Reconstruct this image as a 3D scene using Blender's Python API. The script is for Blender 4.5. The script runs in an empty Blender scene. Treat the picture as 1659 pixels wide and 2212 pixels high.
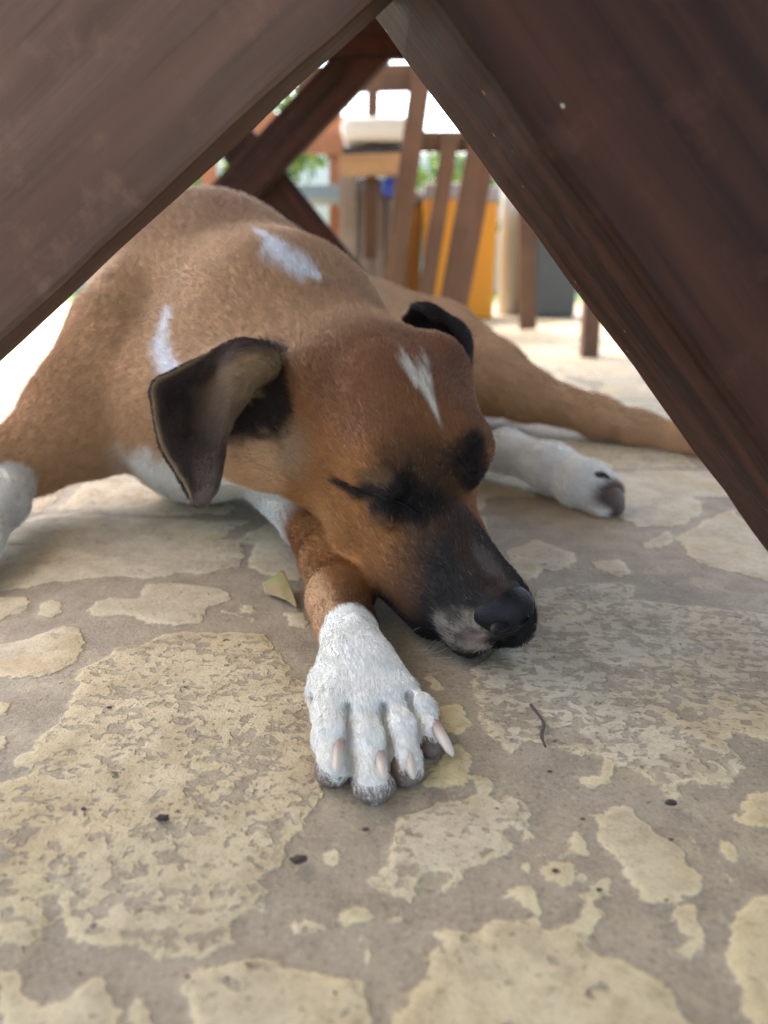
import bpy, math, random
import numpy as np
DEV = ''
sc = bpy.context.scene
C = sc.collection
rng = np.random.default_rng(7)
random.seed(7)

# ------------------------------------------------------------------ camera
T = 0.6; TP = 0.286; H0 = 0.20                       # tan(half vfov), tan(pitch), camera height
PITCH = math.atan(TP); CP, SP = math.cos(PITCH), math.sin(PITCH)
cam_d = bpy.data.cameras.new('camera'); cam = bpy.data.objects.new('camera', cam_d); C.objects.link(cam)
cam.location = (0, 0, H0); cam.rotation_euler = (math.pi/2 - PITCH, 0, 0)
cam_d.sensor_fit = 'VERTICAL'; cam_d.sensor_height = 36; cam_d.sensor_width = 27; cam_d.lens = 30
cam_d.clip_start = 0.01; cam_d.clip_end = 500
cam_d.dof.use_dof = True; cam_d.dof.focus_distance = 0.41; cam_d.dof.aperture_fstop = 7.0
sc.camera = cam

# ------------------------------------------------------------------ world, sun, exposure
SUN_EL, SUN_AZ = math.radians(50), math.radians(-30)   # azimuth from +Y, negative = image left
w = bpy.data.worlds.new("World"); sc.world = w; w.use_nodes = True
wn = w.node_tree.nodes; wl = w.node_tree.links
bg = wn['Background']; sky = wn.new('ShaderNodeTexSky'); sky.sky_type = 'NISHITA'; sky.sun_disc = False
sky.dust_density = 3.5; sky.ozone_density = 0.45; sky.air_density = 1.0
sky.sun_elevation = SUN_EL; sky.sun_rotation = SUN_AZ
wl.new(sky.outputs[0], bg.inputs['Color']); bg.inputs['Strength'].default_value = 0.15
sd = bpy.data.lights.new('sun', 'SUN'); sd.energy = 0.75; sd.angle = math.radians(12); sd.color = (1, .96, .90)
so = bpy.data.objects.new('sun', sd); C.objects.link(so)
so.rotation_euler = (math.pi/2 - SUN_EL, 0, math.pi - SUN_AZ)
sc.view_settings.view_transform = 'Standard'; sc.view_settings.look = 'None'
sc.view_settings.exposure = 2.5; sc.view_settings.gamma = 1
sc.render.engine = 'CYCLES'
sc.cycles.max_bounces = 6; sc.cycles.diffuse_bounces = 3; sc.cycles.glossy_bounces = 2
sc.cycles.transparent_max_bounces = 6
sc.cycles.use_denoising = True
sc.cycles.denoiser = 'OPENIMAGEDENOISE'; sc.cycles.denoising_input_passes = 'RGB_ALBEDO_NORMAL'; sc.cycles.denoising_prefilter = 'NONE'; sc.cycles.denoising_quality = 'HIGH'
sc.cycles.sample_clamp_indirect = 6

# ------------------------------------------------------------------ helpers
def P(px, py, Z):
    """point seen at (px,py) of a 1659x2212 picture, Z metres in front of the camera"""
    k = 2*T*Z/2212; X = (px-829.5)*k; Y = (1106-py)*k
    return np.array([X, Z*CP + Y*SP, H0 + Y*CP - Z*SP])
def PY(px, py, y):
    """same, on the vertical plane world-y = y"""
    v = (1106-py)/1106*T
    return P(px, py, y/(CP + v*SP))
def PG(px, py, z=0.0):
    """same, on the horizontal plane at height z"""
    v = (1106-py)/1106*T
    return P(px, py, (H0-z)/(CP*(TP - v)))
def rad(px, Z): return px*2*T*Z/2212
def proj(w):
    z = w[..., 2]-H0
    Z = w[..., 1]*CP - z*SP; Y = w[..., 1]*SP + z*CP; k = 2*T*Z/2212
    return 829.5 + w[..., 0]/k, 1106 - Y/k, Z
def srgb(r, g, b):
    return tuple(((c/255)/12.92 if c/255 <= .04045 else ((c/255+.055)/1.055)**2.4) for c in (r, g, b))
def tag(o, label=None, cat=None, group=None, kind=None):
    for k, v in (('label', label), ('category', cat), ('group', group), ('kind', kind)):
        if v: o[k] = v
    return o
def link(name, me, mat=None, parent=None):
    o = bpy.data.objects.new(name, me); C.objects.link(o)
    if mat is not None: me.materials.append(mat)
    if parent is not None: o.parent = parent
    return o
def empty(name, loc=(0, 0, 0), rz=0):
    o = bpy.data.objects.new(name, None); C.objects.link(o); o.location = loc; o.rotation_euler.z = rz
    o.empty_display_size = .05
    return o
def mesh(name, V, F, smooth=False):
    me = bpy.data.meshes.new(name)
    me.from_pydata([tuple(map(float, v)) for v in V], [], [tuple(map(int, f)) for f in F]); me.update()
    if smooth: me.polygons.foreach_set('use_smooth', np.ones(len(me.polygons), bool))
    return me
def hash3(ix, iy, iz, seed):
    n = (ix*374761393 + iy*668265263 + iz*2147483647 + seed*974634777).astype(np.int64) & 0xffffffff
    n = ((n ^ (n >> 13))*1274126177) & 0xffffffff
    n = (n ^ (n >> 16))
    return (n & 0xffff)/65535.0
def vnoise(p, scale, seed=0):
    q = np.asarray(p, float)*scale; i = np.floor(q).astype(np.int64); f = q-i; f = f*f*(3-2*f)
    r = 0
    for dx in (0, 1):
        for dy in (0, 1):
            for dz in (0, 1):
                wgt = (f[:, 0] if dx else 1-f[:, 0])*(f[:, 1] if dy else 1-f[:, 1])*(f[:, 2] if dz else 1-f[:, 2])
                r = r + wgt*hash3(i[:, 0]+dx, i[:, 1]+dy, i[:, 2]+dz, seed)
    return r
def sstep(a, b, x):
    t = np.clip((x-a)/(b-a), 0, 1); return t*t*(3-2*t)

class N:
    """small node-tree helper"""
    def __init__(s, name):
        s.m = bpy.data.materials.new(name); s.m.use_nodes = True; s.t = s.m.node_tree
        s.b = s.t.nodes['Principled BSDF']
    def n(s, typ, **kw):
        x = s.t.nodes.new('ShaderNode'+typ)
        for k, v in kw.items():
            if k in x.inputs: 
                s.put(x.inputs[k], v)
            else: setattr(x, k, v)
        return x
    def put(s, sock, v):
        if isinstance(v, bpy.types.NodeSocket): s.t.links.new(v, sock)
        elif isinstance(v, tuple) and len(v) == 3 and sock.type == 'RGBA': sock.default_value = (*v, 1)
        else: sock.default_value = v
    def math(s, op, a, b=0.0, c=None, clamp=False):
        x = s.t.nodes.new('ShaderNodeMath'); x.operation = op; x.use_clamp = clamp
        s.put(x.inputs[0], a); s.put(x.inputs[1], b)
        if c is not None: s.put(x.inputs[2], c)
        return x.outputs[0]
    def mix(s, f, a, b, mode='MIX'):
        x = s.t.nodes.new('ShaderNodeMix'); x.data_type = 'RGBA'; x.blend_type = mode
        s.put(x.inputs['Factor'], f); s.put(x.inputs[6], a); s.put(x.inputs[7], b)
        return x.outputs[2]
    def ss(s, x, a, b):
        r = s.t.nodes.new('ShaderNodeMapRange'); r.interpolation_type = 'SMOOTHSTEP'
        s.put(r.inputs[0], x); s.put(r.inputs[1], a); s.put(r.inputs[2], b)
        return r.outputs[0]
    def noise(s, vec, scale, detail=3, rough=.55, dist=0.0):
        x = s.t.nodes.new('ShaderNodeTexNoise'); s.put(x.inputs['Vector'], vec)
        x.inputs['Scale'].default_value = scale; x.inputs['Detail'].default_value = detail
        x.inputs['Roughness'].default_value = rough; x.inputs['Distortion'].default_value = dist
        return x.outputs['Fac']
    def coord(s, which='Object'):
        return s.t.nodes.new('ShaderNodeTexCoord').outputs[which]
    def mapping(s, vec, scale=(1, 1, 1), rot=(0, 0, 0), loc=(0, 0, 0)):
        x = s.t.nodes.new('ShaderNodeMapping'); s.put(x.inputs[0], vec)
        x.inputs['Scale'].default_value = scale; x.inputs['Rotation'].default_value = rot; x.inputs['Location'].default_value = loc
        return x.outputs[0]
    def attr(s, name, out='Color'):
        x = s.t.nodes.new('ShaderNodeAttribute'); x.attribute_name = name; return x.outputs[out]
    def bump(s, h, strength, dist):
        x = s.t.nodes.new('ShaderNodeBump'); s.put(x.inputs['Height'], h)
        x.inputs['Strength'].default_value = strength; x.inputs['Distance'].default_value = dist
        s.t.links.new(x.outputs[0], s.b.inputs['Normal'])
        return x
    def set(s, **kw):
        for k, v in kw.items():
            s.put(s.b.inputs[{'color': 'Base Color', 'rough': 'Roughness', 'spec': 'Specular IOR Level', 'metal': 'Metallic',
                              'sheen': 'Sheen Weight', 'coat': 'Coat Weight', 'sss': 'Subsurface Weight'}.get(k, k)], v)
        return s.m

#@FLOOR
# ------------------------------------------------------------------ floor: crazy paving of coral stone in mortar
def z6(pts): return [(x*.5, 1194.5+y*.5) for x, y in pts]
def z7(pts): return [(763.2+x*.54, 1194.5+y*.54) for x, y in pts]
def z5(pts): return [(862.7+x*.48, 597.2+y*.48) for x, y in pts]
STONES = [  # outline in the photograph -> laid on the ground plane ; pit amount, yellow tint
 (z6([(690,340),(770,350),(870,350),(1000,340),(1130,350),(1200,400),(1250,450),(1230,520),(1270,540),(1330,580),(1380,680),(1390,780),(1380,900),(1420,1000),(1440,1080),(1330,1150),(1250,1210),(1225,1310),(1210,1370),(1120,1390),(1110,1480),(1000,1560),(960,1600),(1000,1700),(880,1740),(720,1760),(560,1730),(400,1710),(270,1640),(300,1560),(240,1480),(200,1520),(190,1680),(100,1750),(-60,1740),(-60,1020),(90,960),(150,860),(230,760),(270,660),(330,530),(400,470),(480,400),(600,400)]), 1.0, .55),
 (z6([(-60,400),(100,370),(260,310),(330,330),(360,380),(340,460),(250,520),(150,550),(-60,550)]), .35, .25),
 (z6([(370,250),(420,210),(580,190),(600,130),(700,130),(900,140),(1000,160),(1030,190),(930,230),(890,240),(850,310),(760,320),(650,310),(560,280),(400,285)]), .4, .3),
 (z6([(170,220),(230,200),(280,210),(285,250),(220,280),(165,260)]), .2, .3),
 (z6([(-40,195),(130,190),(120,240),(40,270),(-40,300)]), .3, .3),
 (z6([(800,1830),(850,1800),(950,1780),(1060,1745),(1130,1750),(1220,1800),(1310,1830),(1400,1860),(1590,1860),(1590,1990),(1560,2100),(1200,2220),(820,2220),(800,2000)]), .45, .5),
 (z6([(-40,1820),(60,1830),(80,1930),(150,1970),(250,1960),(300,1890),(320,1850),(430,1850),(480,1930),(510,2000),(525,2220),(-40,2220)]), .4, .45),
 (z6([(560,1940),(640,1930),(660,1970),(650,2220),(550,2220)]), .2, .4),
 (z6([(1470,1540),(1560,1515),(1600,1550),(1635,1570),(1620,1620),(1480,1625)]), .15, .6),
 (z6([(1400,1575),(1450,1565),(1465,1610),(1410,1605)]), .1, .5),
 (z6([(1570,1670),(1620,1680),(1610,1800),(1570,1740)]), .1, .5),
 (z6([(-60,-20),(300,-60),(700,-70),(1040,-60),(1060,20),(1010,70),(880,95),(800,90),(560,110),(300,125),(200,140),(-60,165)]), .4, .2),
 (z6([(1110,-50),(1330,-60),(1400,80),(1290,120),(1150,90),(1080,60)]), .2, .2),
 (z6([(950,235),(1100,290),(1095,300),(940,240)]), .1, .3), (z6([(1060,215),(1120,230),(1110,260),(1050,250)]), .1, .4),
 (z6([(1200,250),(1330,260),(1340,330),(1260,310)]), .1, .4),
 (z6([(-30,640),(50,650),(30,710),(-30,725)]), .1, .3), (z6([(-30,780),(30,790),(60,820),(10,860),(-30,870)]), .1, .3),
 (z7([(470,470),(480,560),(500,620),(510,680),(560,720),(600,780),(650,800),(720,780),(830,800),(900,800),(960,800),(1110,870),(1200,900),(1250,960),(1290,975),(1330,930),(1470,940),(1540,890),(1600,860),(1590,830),(1500,780),(1560,750),(1659,770),(1740,700),(1740,300),(1659,250),(1400,210),(1100,190),(1110,130),(900,125),(720,150),(700,250),(600,330),(560,400)]), 1.15, .2),
 (z7([(170,1050),(260,1030),(330,990),(400,990),(470,950),(560,970),(600,950),(660,970),(690,1040),(640,1110),(600,1090),(560,1120),(640,1170),(620,1220),(560,1260),(450,1280),(430,1340),(300,1390),(370,1310),(240,1310),(220,1400),(160,1370),(50,1300),(100,1220),(150,1100)]), .9, .3),
 (z7([(1030,1000),(1120,1000),(1130,1040),(1200,1090),(1260,1150),(1320,1220),(1370,1290),(1400,1370),(1320,1380),(1240,1410),(1180,1400),(1130,1330),(1090,1270),(1010,1200),(950,1140),(960,1080),(920,1030),(1000,1045)]), .35, .45),
 (z7([(840,1130),(880,1105),(920,1140),(930,1200),(880,1205),(850,1180)]), .1, .6),
 (z7([(740,1280),(800,1230),(880,1240),(890,1290),(910,1330),(840,1355),(780,1320)]), .1, .6),
 (z7([(890,1370),(960,1340),(1000,1290),(1030,1290),(1040,1380),(960,1415),(900,1400)]), .1, .6),
 (z7([(615,1380),(680,1355),(740,1350),(765,1400),(760,1440),(680,1410)]), .1, .6),
 (z7([(910,1440),(970,1420),(1030,1450),(1010,1500),(940,1490)]), .3, .5),
 (z7([(700,1230),(730,1230),(740,1270),(710,1300),(670,1270)]), .1, .5),
 (z7([(720,1200),(780,1200),(780,1225),(725,1220)]), .1, .5), (z7([(900,1270),(950,1290),(930,1330),(905,1310)]), .2, .5),
 (z7([(90,1900),(190,1790),(260,1700),(290,1630),(350,1530),(450,1530),(500,1550),(540,1480),(620,1450),(700,1445),(760,1470),(790,1510),(870,1510),(930,1540),(960,1590),(1050,1620),(1130,1640),(1220,1700),(1280,1770),(1300,1800),(1350,1900),(1400,2020),(0,2020)]), .55, .55),
 (z7([(1740,1370),(1659,1380),(1600,1390),(1540,1440),(1500,1510),(1510,1600),(1530,1650),(1550,1760),(1600,1900),(1740,1920)]), .3, .75),
 (z7([(1470,1040),(1540,1050),(1550,990),(1600,955),(1740,950),(1740,1110),(1640,1120),(1560,1100)]), .3, .6),
 (z7([(1450,1150),(1500,1160),(1540,1170),(1550,1210),(1590,1230),(1500,1250),(1470,1210)]), .1, .5),
 (z7([(1320,1410),(1370,1400),(1380,1460),(1410,1520),(1340,1540),(1280,1430)]), .5, .5),
 (z7([(1330,1120),(1370,1140),(1360,1170),(1325,1160)]), .1, .8), (z7([(1210,1530),(1240,1570),(1200,1575)]), .1, .6),
 (z7([(870,880),(940,890),(1000,810),(1030,820),(1020,870),(990,920),(940,935)]), .2, .6),
 (z7([(240,930),(330,830),(420,760),(475,800),(460,910),(350,940)]), .1, .85),
 (z7([(310,620),(420,600),(470,680),(430,740),(330,700)]), .2, .8), (z7([(510,630),(545,660),(515,670)]), 0, .6),
 (z7([(290,500),(340,490),(360,560),(300,540)]), .1, .5),
 (z5([(480,1250),(600,1180),(780,1250),(770,1310),(650,1320),(500,1290)]), .5, .1),
 (z5([(850,1290),(1000,1280),(1050,1340),(980,1360),(900,1330)]), .5, .1),
 (z5([(1080,1200),(1200,1150),(1250,1180),(1180,1230),(1100,1230)]), .3, .1),
 (z5([(1250,1170),(1400,1095),(1500,1050),(1720,1230),(1720,1390),(1500,1340),(1300,1260)]), .2, .15),
 (z5([(1000,1000),(1200,960),(1340,1010),(1360,1080),(1230,1130),(1060,1130),(960,1070)]), .3, .1),
]
_g = np.random.default_rng(31)
for _x, _y, _r in ((650, 2010, 22), (560, 1960, 14), (720, 1850, 16), (1040, 1690, 20), (1130, 1800, 15), (1215, 1850, 12), (1560, 1660, 18), (1270, 2010, 20), (1500, 2050, 24), (1130, 1230, 30), (1010, 2060, 12), (60, 1640, 20), (1590, 1900, 14), (860, 1990, 16)):
    STONES.append(([(_x+_r*(.6+.7*_g.random())*math.cos(t_)*1.3, _y+_r*(.6+.7*_g.random())*math.sin(t_)) for t_ in np.linspace(0, 2*math.pi, 9)[:-1]], .3, .2+.5*_g.random()))
def ground_axes():
    x = np.concatenate([-np.geomspace(60, .62, 60), np.arange(-.6, .6, .0026), np.geomspace(.6, 60, 60)])
    y = np.concatenate([-np.geomspace(20, .2, 24), np.linspace(-.1, .13, 12), np.arange(.14, .95, .0026), np.geomspace(.953, 60, 110)])
    return x, y
def seg_sdf(px, py, poly):
    d = np.full(px.shape, 1e9); ins = np.zeros(px.shape, bool); n = len(poly)
    for i in range(n):
        ax, ay = poly[i]; bx, by = poly[(i+1) % n]
        ex, ey = bx-ax, by-ay; wx, wy = px-ax, py-ay
        t = np.clip((wx*ex+wy*ey)/(ex*ex+ey*ey+1e-12), 0, 1)
        d = np.minimum(d, (wx-ex*t)**2+(wy-ey*t)**2)
        c = ((ay <= py) & (by > py)) | ((by <= py) & (ay > py))
        with np.errstate(divide='ignore', invalid='ignore'):
            xi = ax + (py-ay)/(by-ay)*ex
        ins ^= c & (px < xi)
    d = np.sqrt(d)
    return np.where(ins, d, -d)
def build_floor():
    x, y = ground_axes(); X, Y = np.meshgrid(x, y)
    px, py = X.ravel(), Y.ravel(); n = px.size
    pp = np.stack([px, py, np.zeros(n)], 1)
    wx = (vnoise(pp, 45, 3)-.5)*.016 + (vnoise(pp, 130, 5)-.5)*.007
    wy = (vnoise(pp, 45, 4)-.5)*.016 + (vnoise(pp, 130, 6)-.5)*.007
    sdf = np.full(n, -.03); pit = np.zeros(n); yel = np.full(n, .3); tone = np.full(n, .5)
    # the rest of the patio: broken flags, one jittered cell each
    cell = .17
    qx, qy = px/cell, py/cell
    near = (np.abs(px) < 6) & (py < 9) & (py > -1.5)
    d1 = np.full(n, 9.); d2 = np.full(n, 9.); idc = np.zeros(n, np.int64)
    ix, iy = np.floor(qx).astype(np.int64), np.floor(qy).astype(np.int64)
    for dx in (-1, 0, 1):
        for dy in (-1, 0, 1):
            cx, cy = ix+dx, iy+dy; z0 = np.zeros_like(cx)
            jx = cx+.1+.8*hash3(cx, cy, z0, 1); jy = cy+.1+.8*hash3(cx, cy, z0, 2)
            dd = np.hypot(qx-jx+wx*4, qy-jy+wy*4)
            first = dd < d1
            d2 = np.where(first, d1, np.minimum(d2, dd)); idc = np.where(first, cx*7919+cy, idc); d1 = np.minimum(d1, dd)
    vor = (d2-d1)*cell*.5 - .006
    u, v, Z = proj(np.stack([px, py, np.zeros(n)], 1))
    traced = (v > 1175) & (u > -60) & (u < 1740) & (v < 2320) & (Z > .01) & (py > .1)
    traced |= (v > 1075) & (v < 1330) & (u > 1050) & (u < 1740) & (Z > .01) & (py > .1)
    use = ~traced
    sdf = np.where(use, np.clip(vor, -.03, .03), sdf)
    pit = np.where(use, hash3(idc, idc*0, idc*0, 9), pit); yel = np.where(use, .1+.3*hash3(idc, idc*0, idc*0, 8), yel)
    for k, (pl, pt, yl) in enumerate(STONES):
        g = [PG(a, b)[:2] for a, b in pl]
        g = np.array(g); lo, hi = g.min(0)-.035, g.max(0)+.035
        m = np.where((px > lo[0]) & (px < hi[0]) & (py > lo[1]) & (py < hi[1]))[0]
        if not len(m): continue
        size = min(1, float(np.min(hi-lo))/.16)
        d = seg_sdf(px[m]+wx[m]*size*.6, py[m]+wy[m]*size*.6, g)
        better = d > sdf[m]
        mm = m[better]; sdf[mm] = d[better]; pit[mm] = pt; yel[mm] = yl; tone[mm] = (k*37 % 11)/10
    sdf = np.clip(sdf, -.03, .03)
    z = .0010*sstep(-.001, .004, sdf) + .0012*(vnoise(pp, 18, 11)-.5) + .0006*(vnoise(pp, 60, 12)-.5)
    z = np.where(near, z, 0)
    nx, ny = len(x), len(y)
    me = bpy.data.meshes.new('floor')
    i = np.arange(nx-1)[None, :] + nx*np.arange(ny-1)[:, None]
    F = np.stack([i, i+1, i+nx+1, i+nx], -1).reshape(-1, 4)
    me.vertices.add(n); me.vertices.foreach_set('co', np.stack([px, py, z], 1).ravel())
    me.loops.add(F.size); me.loops.foreach_set('vertex_index', F.ravel().astype(np.int32))
    me.polygons.add(len(F)); me.polygons.foreach_set('loop_start', np.arange(0, F.size, 4, dtype=np.int32))
    me.update(); me.polygons.foreach_set('use_smooth', np.ones(len(F), bool))
    for nm, val in (('stone', sdf), ('pit', pit), ('yellow', yel), ('tone', tone)):
        a = me.attributes.new(nm, 'FLOAT', 'POINT'); a.data.foreach_set('value', val.astype(np.float32))
    m = N('coral_paving')
    co = m.coord('Object')
    sd_ = m.attr('stone', 'Fac'); pit_ = m.attr('pit', 'Fac'); yl_ = m.attr('yellow', 'Fac'); tn_ = m.attr('tone', 'Fac')
    # ragged stone edge
    e1 = m.math('SUBTRACT', m.noise(co, 120, 5, .62), .5); e2 = m.math('SUBTRACT', m.noise(co, 300, 3, .6), .5)
    edge = m.math('ADD', sd_, m.math('ADD', m.math('MULTIPLY', e1, .0085), m.math('MULTIPLY', e2, .0050)))
    stone = m.ss(edge, -.0005, .0011)
    # pits and worm-like hollows: mortar-filled hollows of mixed size, deeper dark holes
    warp = m.n('VectorMath', operation='ADD'); m.put(warp.inputs[0], co)
    nz = m.t.nodes.new('ShaderNodeTexNoise'); nz.inputs['Scale'].default_value = 60; nz.inputs['Detail'].default_value = 3; m.put(nz.inputs['Vector'], co)
    sc_ = m.n('VectorMath', operation='MULTIPLY_ADD'); m.put(sc_.inputs[0], nz.outputs['Color']); sc_.inputs[1].default_value = (.007, .006, 0); sc_.inputs[2].default_value = (-.0035, -.003, 0)
    m.put(warp.inputs[1], sc_.outputs[0])
    pv = m.mapping(warp.outputs[0], (1, 1.2, 1), (0, 0, .35))
    pa = m.noise(pv, 175, 2.6, .5); pb = m.noise(pv, 70, 2, .5)
    pmix = m.math('ADD', m.math('MULTIPLY', pa, .62), m.math('MULTIPLY', pb, .38))
    clus = m.math('MULTIPLY', m.math('SUBTRACT', m.noise(co, 22, 3, .6), .5), .34)
    thr = m.math('ADD', m.math('SUBTRACT', .72, m.math('MULTIPLY', pit_, .185)), clus)
    hollow = m.ss(m.math('SUBTRACT', pmix, thr), -.020, .030)
    fine = m.ss(m.noise(pv, 420, 3, .6), .60, .70)
    fine = m.math('MULTIPLY', fine, m.math('ADD', .25, m.math('MULTIPLY', pit_, .4)), clamp=True)
    deep = m.math('MULTIPLY', m.ss(m.noise(co, 95, 4, .6, .3), .665, .725), m.ss(pit_, .1, .6))
    # colours
    big = m.noise(co, 9, 3, .55); mid = m.noise(co, 40, 4, .6); fin = m.noise(co, 700, 2, .6)
    cream = m.mix(yl_, srgb(200, 187, 162), srgb(198, 178, 132))
    cream = m.mix(m.ss(mid, .35, .7), cream, m.mix(yl_, srgb(178, 163, 140), srgb(180, 158, 114)))
    cream = m.mix(m.math('MULTIPLY', m.ss(big, .48, .66), .35), cream, srgb(194, 164, 104))
    cream = m.mix(m.math('MULTIPLY', m.ss(fin, .5, .75), .3), cream, srgb(140, 122, 96))
    mort = m.mix(m.ss(mid, .3, .72), srgb(160, 145, 121), srgb(138, 123, 101))
    mort = m.mix(m.math('MULTIPLY', m.ss(fin, .45, .8), .5), mort, srgb(165, 150, 128))
    mort = m.mix(m.math('MULTIPLY', m.ss(m.noise(co, 14, 4, .6), .52, .72), .55), mort, srgb(124, 113, 99))
    ghost = m.math('MULTIPLY', m.ss(m.noise(co, 48, 5, .62, .3), .545, .60), m.ss(m.noise(co, 10, 2), .42, .56))
    mort = m.mix(m.math('MULTIPLY', ghost, .45), mort, srgb(178, 162, 128))
    grit = m.noise(co, 420, 3, .65)
    mort = m.mix(m.math('MULTIPLY', m.ss(grit, .54, .70), .55), mort, srgb(96, 82, 66))
    mort = m.mix(m.math('MULTIPLY', m.ss(grit, .46, .32), .45), mort, srgb(184, 170, 146))
    sandy = m.ss(m.noise(co, 1500, 1, .5), .68, .74)
    mort = m.mix(m.math('MULTIPLY', sandy, .5), mort, srgb(190, 180, 165))
    in_st = m.math('MULTIPLY', stone, m.math('SUBTRACT', 1.0, m.math('MULTIPLY', hollow, .85)))
    col = m.mix(in_st, mort, cream)
    # paler worn rim of each flag
    rim = m.math('MULTIPLY', m.ss(edge, .0, .0012), m.math('SUBTRACT', 1.0, m.ss(edge, .0014, .0042)))
    col = m.mix(m.math('MULTIPLY', rim, .45), col, srgb(214, 196, 152))
    col = m.mix(m.math('MULTIPLY', fine, stone), col, srgb(96, 82, 64))
    col = m.mix(m.math('MULTIPLY', deep, m.math('MULTIPLY', stone, .8)), col, srgb(70, 58, 46))
    h = m.math('ADD', m.math('MULTIPLY', in_st, .42), m.math('MULTIPLY', mid, .35))
    lump = m.noise(co, 130, 4, .6)
    col = m.mix(m.math('MULTIPLY', m.ss(lump, .45, .72), m.math('MULTIPLY', stone, .28)), col, srgb(120, 100, 74))
    h = m.math('ADD', h, m.math('MULTIPLY', lump, .55)); h = m.math('SUBTRACT', h, m.math('MULTIPLY', grit, .3))
    col = m.mix(m.math('MULTIPLY', m.ss(grit, .55, .72), m.math('MULTIPLY', stone, .3)), col, srgb(126, 106, 78))
    h = m.math('ADD', h, m.math('MULTIPLY', fin, .26))
    h = m.math('SUBTRACT', h, m.math('MULTIPLY', deep, .9))
    h = m.math('SUBTRACT', h, m.math('MULTIPLY', fine, .25))
    m.bump(h, .9, .0017)
    m.set(color=col, rough=m.math('ADD', .5, m.math('MULTIPLY', mid, .3)), spec=.35)
    o = link('floor', me, m.m); tag(o, kind='structure')
build_floor()
# added unseen roof overhead to cut the light: the dog lies in open shade, the garden beyond is in the sun
SHADE_ROOF = (-1.9, 3.0, -3.6, 3.7, 2.45)
def build_shade_roof():
    x0, x1, y0, y1, z = SHADE_ROOF
    V = [(x0, y0, z), (x1, y0, z), (x1, y1, z), (x0, y1, z), (x0, y0, z+.12), (x1, y0, z+.12), (x1, y1, z+.12), (x0, y1, z+.12)]
    F = [(0, 3, 2, 1), (4, 5, 6, 7), (0, 1, 5, 4), (1, 2, 6, 5), (2, 3, 7, 6), (3, 0, 4, 7)]
    m = N('shade_roof_boards'); co = m.coord('Object')
    o = link('shade_roof', mesh('shade_roof', V, F), m.set(color=m.mix(m.noise(m.mapping(co, (2, 30, 1)), 1, 3), srgb(205, 203, 198), srgb(222, 220, 214)), rough=.8)); tag(o, kind='structure')
build_shade_roof()

#@DOG
# ------------------------------------------------------------------ dog: one skin from a blended distance field
HN = np.array([.0643, .3890, .0318]); HS = .01065
HR = np.array([[-.3282, -.00174, -.94395], [.88109, -.36083, -.30535], [.34054, .93192, -.11999]])   # back, up, dog's right
def hd(s, u, c): return HN + HS*(HR @ np.array([s, u, c], float))
def hloc(p): return ((p-HN) @ HR)/HS
BR, WH, BK, DB = 'brown', 'white', 'black', 'dark'
prims = []
def cone(a, b, ra, rb, k=.012, col=BR, op='add', flow=None, sq=None):
    a, b = np.asarray(a, float), np.asarray(b, float)
    fl = (b-a)/(np.linalg.norm(b-a)+1e-9) if flow is None else np.asarray(flow, float)
    prims.append(dict(t='cone', a=a, b=b, ra=ra, rb=rb, k=k, col=col, op=op, flow=fl, sq=sq))
def ell(c, r, R=None, k=.012, col=BR, op='add', flow=(0, 1, 0)):
    prims.append(dict(t='ell', c=np.asarray(c, float), r=np.asarray(r, float), R=np.eye(3) if R is None else R, k=k, col=col, op=op, flow=np.asarray(flow, float)))
def hcone(a, b, ra, rb, **kw): 
    kw.setdefault('flow', HR[:, 0]); cone(hd(*a), hd(*b), ra*HS, rb*HS, **kw)
def hell(c, r, **kw):
    kw.setdefault('flow', HR[:, 0]); ell(hd(*c), np.array(r)*HS, R=HR, **kw)
def chain(pts, k=.012, col=BR):
    """pts: (px, py, Z, radius in photo pixels[, colour])"""
    for q0, q1 in zip(pts[:-1], pts[1:]):
        cone(P(*q0[:3]), P(*q1[:3]), rad(q0[3], q0[2]), rad(q1[3], q1[2]), k=k, col=(q0[4] if len(q0) > 4 else col))

# head -------------------------------------------------
hcone((1.8, -.45, .15), (9.5, -.5, .75), 1.6, 2.1, k=.008)                 # bridge and upper muzzle
hcone((2.6, -2.7, 0), (13, -3.2, 0), 1.0, 2.2, k=.010)                  # lower jaw
for c in (1, -1):
    hell((3.3, -1.95, 1.15*c+.1), (2.6, 1.75, 1.35), k=.007)                  # upper lip
    hcone((4.8, -2.1, 1.35 if c > 0 else -.2), (11.5, -1.9, 2.8 if c > 0 else -.7), 1.7, 2.45 if c > 0 else 2.0, k=.010)   # muzzle side
    hcone((4.6, -3.0, 2.1 if c > 0 else -1.2), (9.8, -3.0, 3.25 if c > 0 else -1.6), 1.25, 1.45, k=.008)   # hanging lip
    hell((12.0, 2.2, 2.15*c+.15), (2.6, 1.7, 1.9), k=.012)                   # brow
    hell((15.5, -1.5, 3.5) if c > 0 else (16.8, -1.1, -2.8), (4.6, 3.4, 2.1) if c > 0 else (4, 3, 1.8), k=.014)   # cheek
    hell((20.0, 2.2, 4.2) if c > 0 else (19.8, 2.5, -4.2), (2.2, 2.0, 1.6) if c > 0 else (2.3, 2.0, 1.6), k=.010)                   # ear root
hell((16.5, .7, 0), (7.0, 4.3, 4.9), k=.016)                            # skull
hcone((11, -3.0, 0), (18, -3.6, 0), 2.3, 3.8, k=.016)                   # jaw angle, throat
hell((21.5, 1.6, 0), (2.6, 2.6, 2.6), k=.016)                           # occiput
EYE = [(12.8, .85, 4.80), (11.9, .92, 4.40), (11.0, 1.05, 3.95), (10.0, 1.30, 3.45), (9.1, 1.42, 2.75), (8.3, 1.30, 2.15), (7.7, 1.16, 1.78)]
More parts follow.
